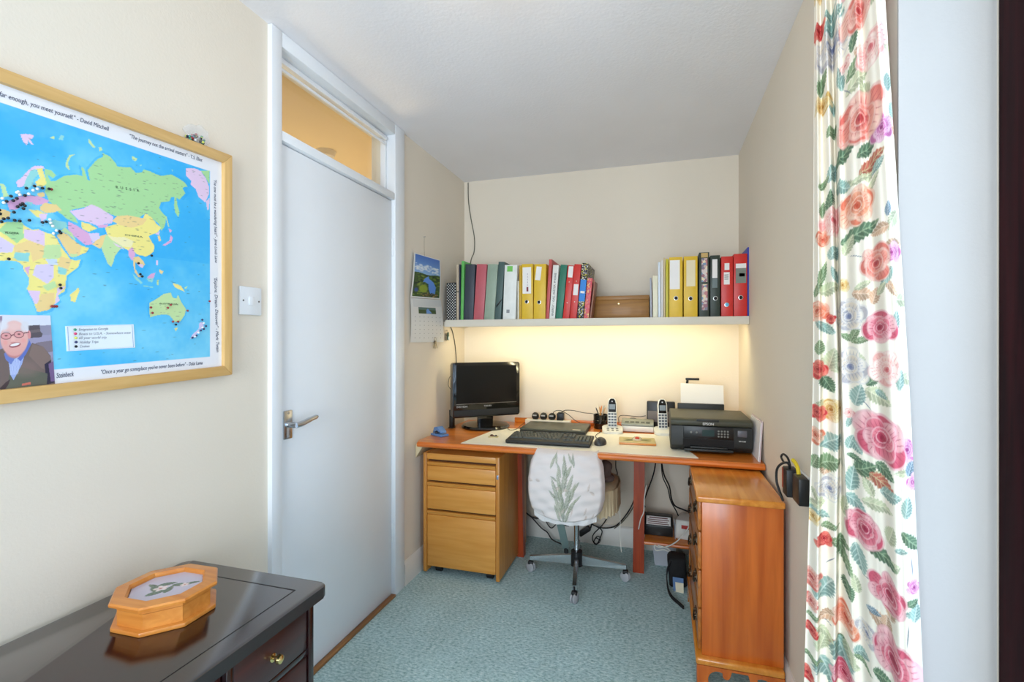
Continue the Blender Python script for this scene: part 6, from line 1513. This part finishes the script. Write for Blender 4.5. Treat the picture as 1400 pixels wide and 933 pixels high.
bm = NB(); cyl(bm, (0, 0, 0.14), (0, 0, 0.31), 0.0145, seg=16); obj('gas_column', bm, m_chrome, oc)
bm = NB(); box(bm, -0.026, 0.03, -0.03, 0.04, 0.30, 0.42, 0.005); cyl(bm, (0.03, 0.0, 0.36), (0.06, 0.0, 0.36), 0.012, seg=12); obj('tilt_mechanism', bm, m_blk, oc)
bm = NB(); prism(bm, [(-0.055, -0.12, 0.19), (-0.018, -0.12, 0.19), (-0.022, -0.33, 0.47), (-0.062, -0.33, 0.47)], (0, 0.006, 0), 0.001); obj('back_bracket', bm, mat('bracket_steel', (150, 168, 166), 0.35, 0.6), oc)
bm = NB(); cyl(bm, (-0.036, -0.115, 0.17), (-0.036, -0.115, 0.215), 0.012, seg=12); box(bm, -0.05, -0.02, -0.12, 0.0, 0.31, 0.325, 0.003); obj('bracket_knob', bm, m_blk, oc)
# seat cushion with gathered skirt
def superel(n, w, d, p=3.2):
    return [(w * math.copysign(abs(math.cos(t)) ** (2 / p), math.cos(t)), d * math.copysign(abs(math.sin(t)) ** (2 / p), math.sin(t))) for t in [2 * math.pi * k / n for k in range(n)]]
bm = NB(); SE = superel(48, 0.225, 0.215)
rings = []
for k, z in ((0.0, 0.562), (0.5, 0.560), (0.85, 0.550), (0.97, 0.532), (1.0, 0.505), (0.99, 0.45), (0.9, 0.44), (0.0, 0.438)):
    rings.append([bm.verts.new((x * k - 0.0, y * k - 0.01, z)) for x, y in SE] if k > 0 else [bm.verts.new((0, -0.01, z))])
for i in range(len(rings) - 1):
    A_, B_ = rings[i], rings[i + 1]
    for k in range(48):
        k2 = (k + 1) % 48
        if len(A_) == 1: bm.faces.new((A_[0], B_[k], B_[k2]))
        elif len(B_) == 1: bm.faces.new((A_[k], B_[0], A_[k2]))
        else: bm.faces.new((A_[k], B_[k], B_[k2], A_[k2]))
obj('seat', bm, m_seatc, oc)
bm = NB(); SE2 = superel(160, 0.229, 0.219); rings = []
for j, z in enumerate((0.53, 0.50, 0.465, 0.43, 0.402)):
    rings.append([bm.verts.new((x * (1 + 0.012 * j / 4 * math.sin(k * 1.9) + 0.008 * math.sin(k * .7)), y * (1 + 0.012 * j / 4 * math.sin(k * 1.9)) - 0.01, z + (0.006 * math.sin(k * 1.3) if j == 4 else 0))) for k, (x, y) in enumerate(SE2)])
for i in range(4):
    for k in range(160): bm.faces.new((rings[i][k], rings[i + 1][k], rings[i + 1][(k + 1) % 160], rings[i][(k + 1) % 160]))
obj('seat_skirt', bm, m_seatc, oc)
bm = NB(); tube(bm, [(0.228, 0.0, 0.42), (0.232, 0.0, 0.33), (0.23, 0.0, 0.25), (0.238, 0.002, 0.16)], 0.0018, 5, 4); obj('loose_thread', bm, m_paper, oc)
# back rest: padded shape in a printed slip cover
def hwid(t): return np.interp(t, [0, .06, .16, .35, .55, .8, .95, 1.0], [.112, .150, .172, .186, .187, .178, .160, .150])
def bfront(X, T):
    x = X * hwid(T); z = 0.425 + T * 0.332 + 0.012 * (X ** 2) * (T < .2) * (1 - T / .2) - 0.006 * X ** 2 * T
    y = -0.392 + 0.045 * X ** 2 + 0.03 * T - 0.02 * np.sin(np.pi * T) + 0.0025 * np.sin(9 * X + 30 * T + 4 * X * T) * (1 - .5 * np.abs(X)) + 0.002 * np.sin(42 * T - 6 * X)
    edge = np.clip((np.abs(X) - .9) / .1, 0, 1) ** 2 * 0.03 + np.clip((T - .94) / .06, 0, 1) ** 2 * 0.03 + np.clip((.05 - T) / .05, 0, 1) ** 2 * .02
    return x, y + edge, z
c = Canvas(-1, 1, 0, 1, 150, 150, (230, 220, 216))
rsn = np.random.default_rng(6)
gr, gv = (142, 150, 122), (188, 192, 170)
for k, (x, y, L, w_, a) in enumerate(((0.04, .62, .19, .07, 75), (-.10, .55, .2, .055, 112), (.16, .55, .19, .05, 58), (-.2, .47, .2, .05, 128), (.23, .44, .17, .05, 60), (-.06, .38, .22, .06, 102), (.12, .33, .2, .06, 64), (-.14, .26, .2, .05, 122), (.22, .25, .17, .045, 45), (0.0, .2, .2, .06, 90), (-.16, .14, .16, .045, 118), (.12, .12, .16, .05, 60), (.02, .78, .13, .06, 84), (-.12, .74, .12, .04, 120), (.14, .73, .12, .04, 50), (-.28, .40, .12, .025, 150), (.32, .53, .12, .025, 40), (.36, .36, .12, .02, 35), (-.25, .62, .1, .02, 160), (-.3, .86, .13, .04, 60), (-.22, .9, .1, .03, 110), (.26, .88, .1, .04, 95), (.18, .9, .1, .03, 130), (0, .9, .06, .03, 100))):
    c.leaf(x, y, L, w_, math.radians(a), gr if k % 3 else (128, 138, 116), gv, .6)
for i in range(14): c.leaf(rsn.uniform(-.9, .9), rsn.choice([rsn.uniform(.05, .22), rsn.uniform(.4, .6)]), .07, .025, rsn.uniform(0, 6.3), (206, 184, 168), (222, 206, 196), .5)
c.mesh('backrest_cover', bfront, painted('leaf_print_cotton', 0.85), oc)
bm = NB(); N1 = 40
gx = np.linspace(-1, 1, N1); 
T_, X_ = np.meshgrid(np.linspace(0, 1, N1), gx, indexing='ij')
x, y, z = bfront(X_ * 0.985, T_ * 0.985 + 0.004)
F1 = [[bm.verts.new((x[j, i], y[j, i] + 0.004, z[j, i])) for i in range(N1)] for j in range(N1)]
B1 = [[bm.verts.new((x[j, i] * .97, min(y[j, i] + 0.012 + 0.02 * (1 - X_[j, i] ** 2), -0.316), z[j, i])) for i in range(N1)] for j in range(N1)]
for G_, fl in ((F1, False), (B1, True)):
    for j in range(N1 - 1):
        for i in range(N1 - 1):
            f = (G_[j][i], G_[j][i + 1], G_[j + 1][i + 1], G_[j + 1][i]); bm.faces.new(tuple(reversed(f)) if fl else f)
per = [(0, i) for i in range(N1)] + [(j, N1 - 1) for j in range(1, N1)] + [(N1 - 1, i) for i in range(N1 - 2, -1, -1)] + [(j, 0) for j in range(N1 - 2, 0, -1)]
for k in range(len(per)):
    a, b = per[k], per[(k + 1) % len(per)]
    bm.faces.new((F1[a[0]][a[1]], B1[a[0]][a[1]], B1[b[0]][b[1]], F1[b[0]][b[1]]))
obj('backrest', bm, m_cover, oc)
bm = NB()
zs = np.linspace(0, 1, 40)
rows_ = []
for j, dz in enumerate((0.028, 0.012, -0.002)):
    rows_.append([bm.verts.new((X * .150, -0.375 + 0.03 * X ** 2 + 0.006 * math.sin(X * 14 + j), 0.415 + dz + 0.02 * X ** 4)) for X in np.linspace(-1, 1, 40)])
for j in range(2):
    for i in range(39): bm.faces.new((rows_[j][i], rows_[j][i + 1], rows_[j + 1][i + 1], rows_[j + 1][i]))
obj('cover_hem', bm, m_cover, oc)
# brown soft toy-like roll on the seat, behind the back rest
bm = NB(); sph(bm, (-0.272, 2.56, 0.615), 1, 16, 10, (0.035, 0.045, 0.055)); 
for v in bm.verts: v.co += Vector((0.006 * math.sin(v.co.z * 90), 0, 0))
sph(bm, (-0.262, 2.56, 0.578), 1, 14, 8, (0.038, 0.045, 0.022))
solo('brown_cushion', bm, mat('brown_plush', (112, 92, 84), 0.9, bump=0.4, bscale=120), 'bunched brown cushion lying on the seat of the swivel chair', 'cushion')
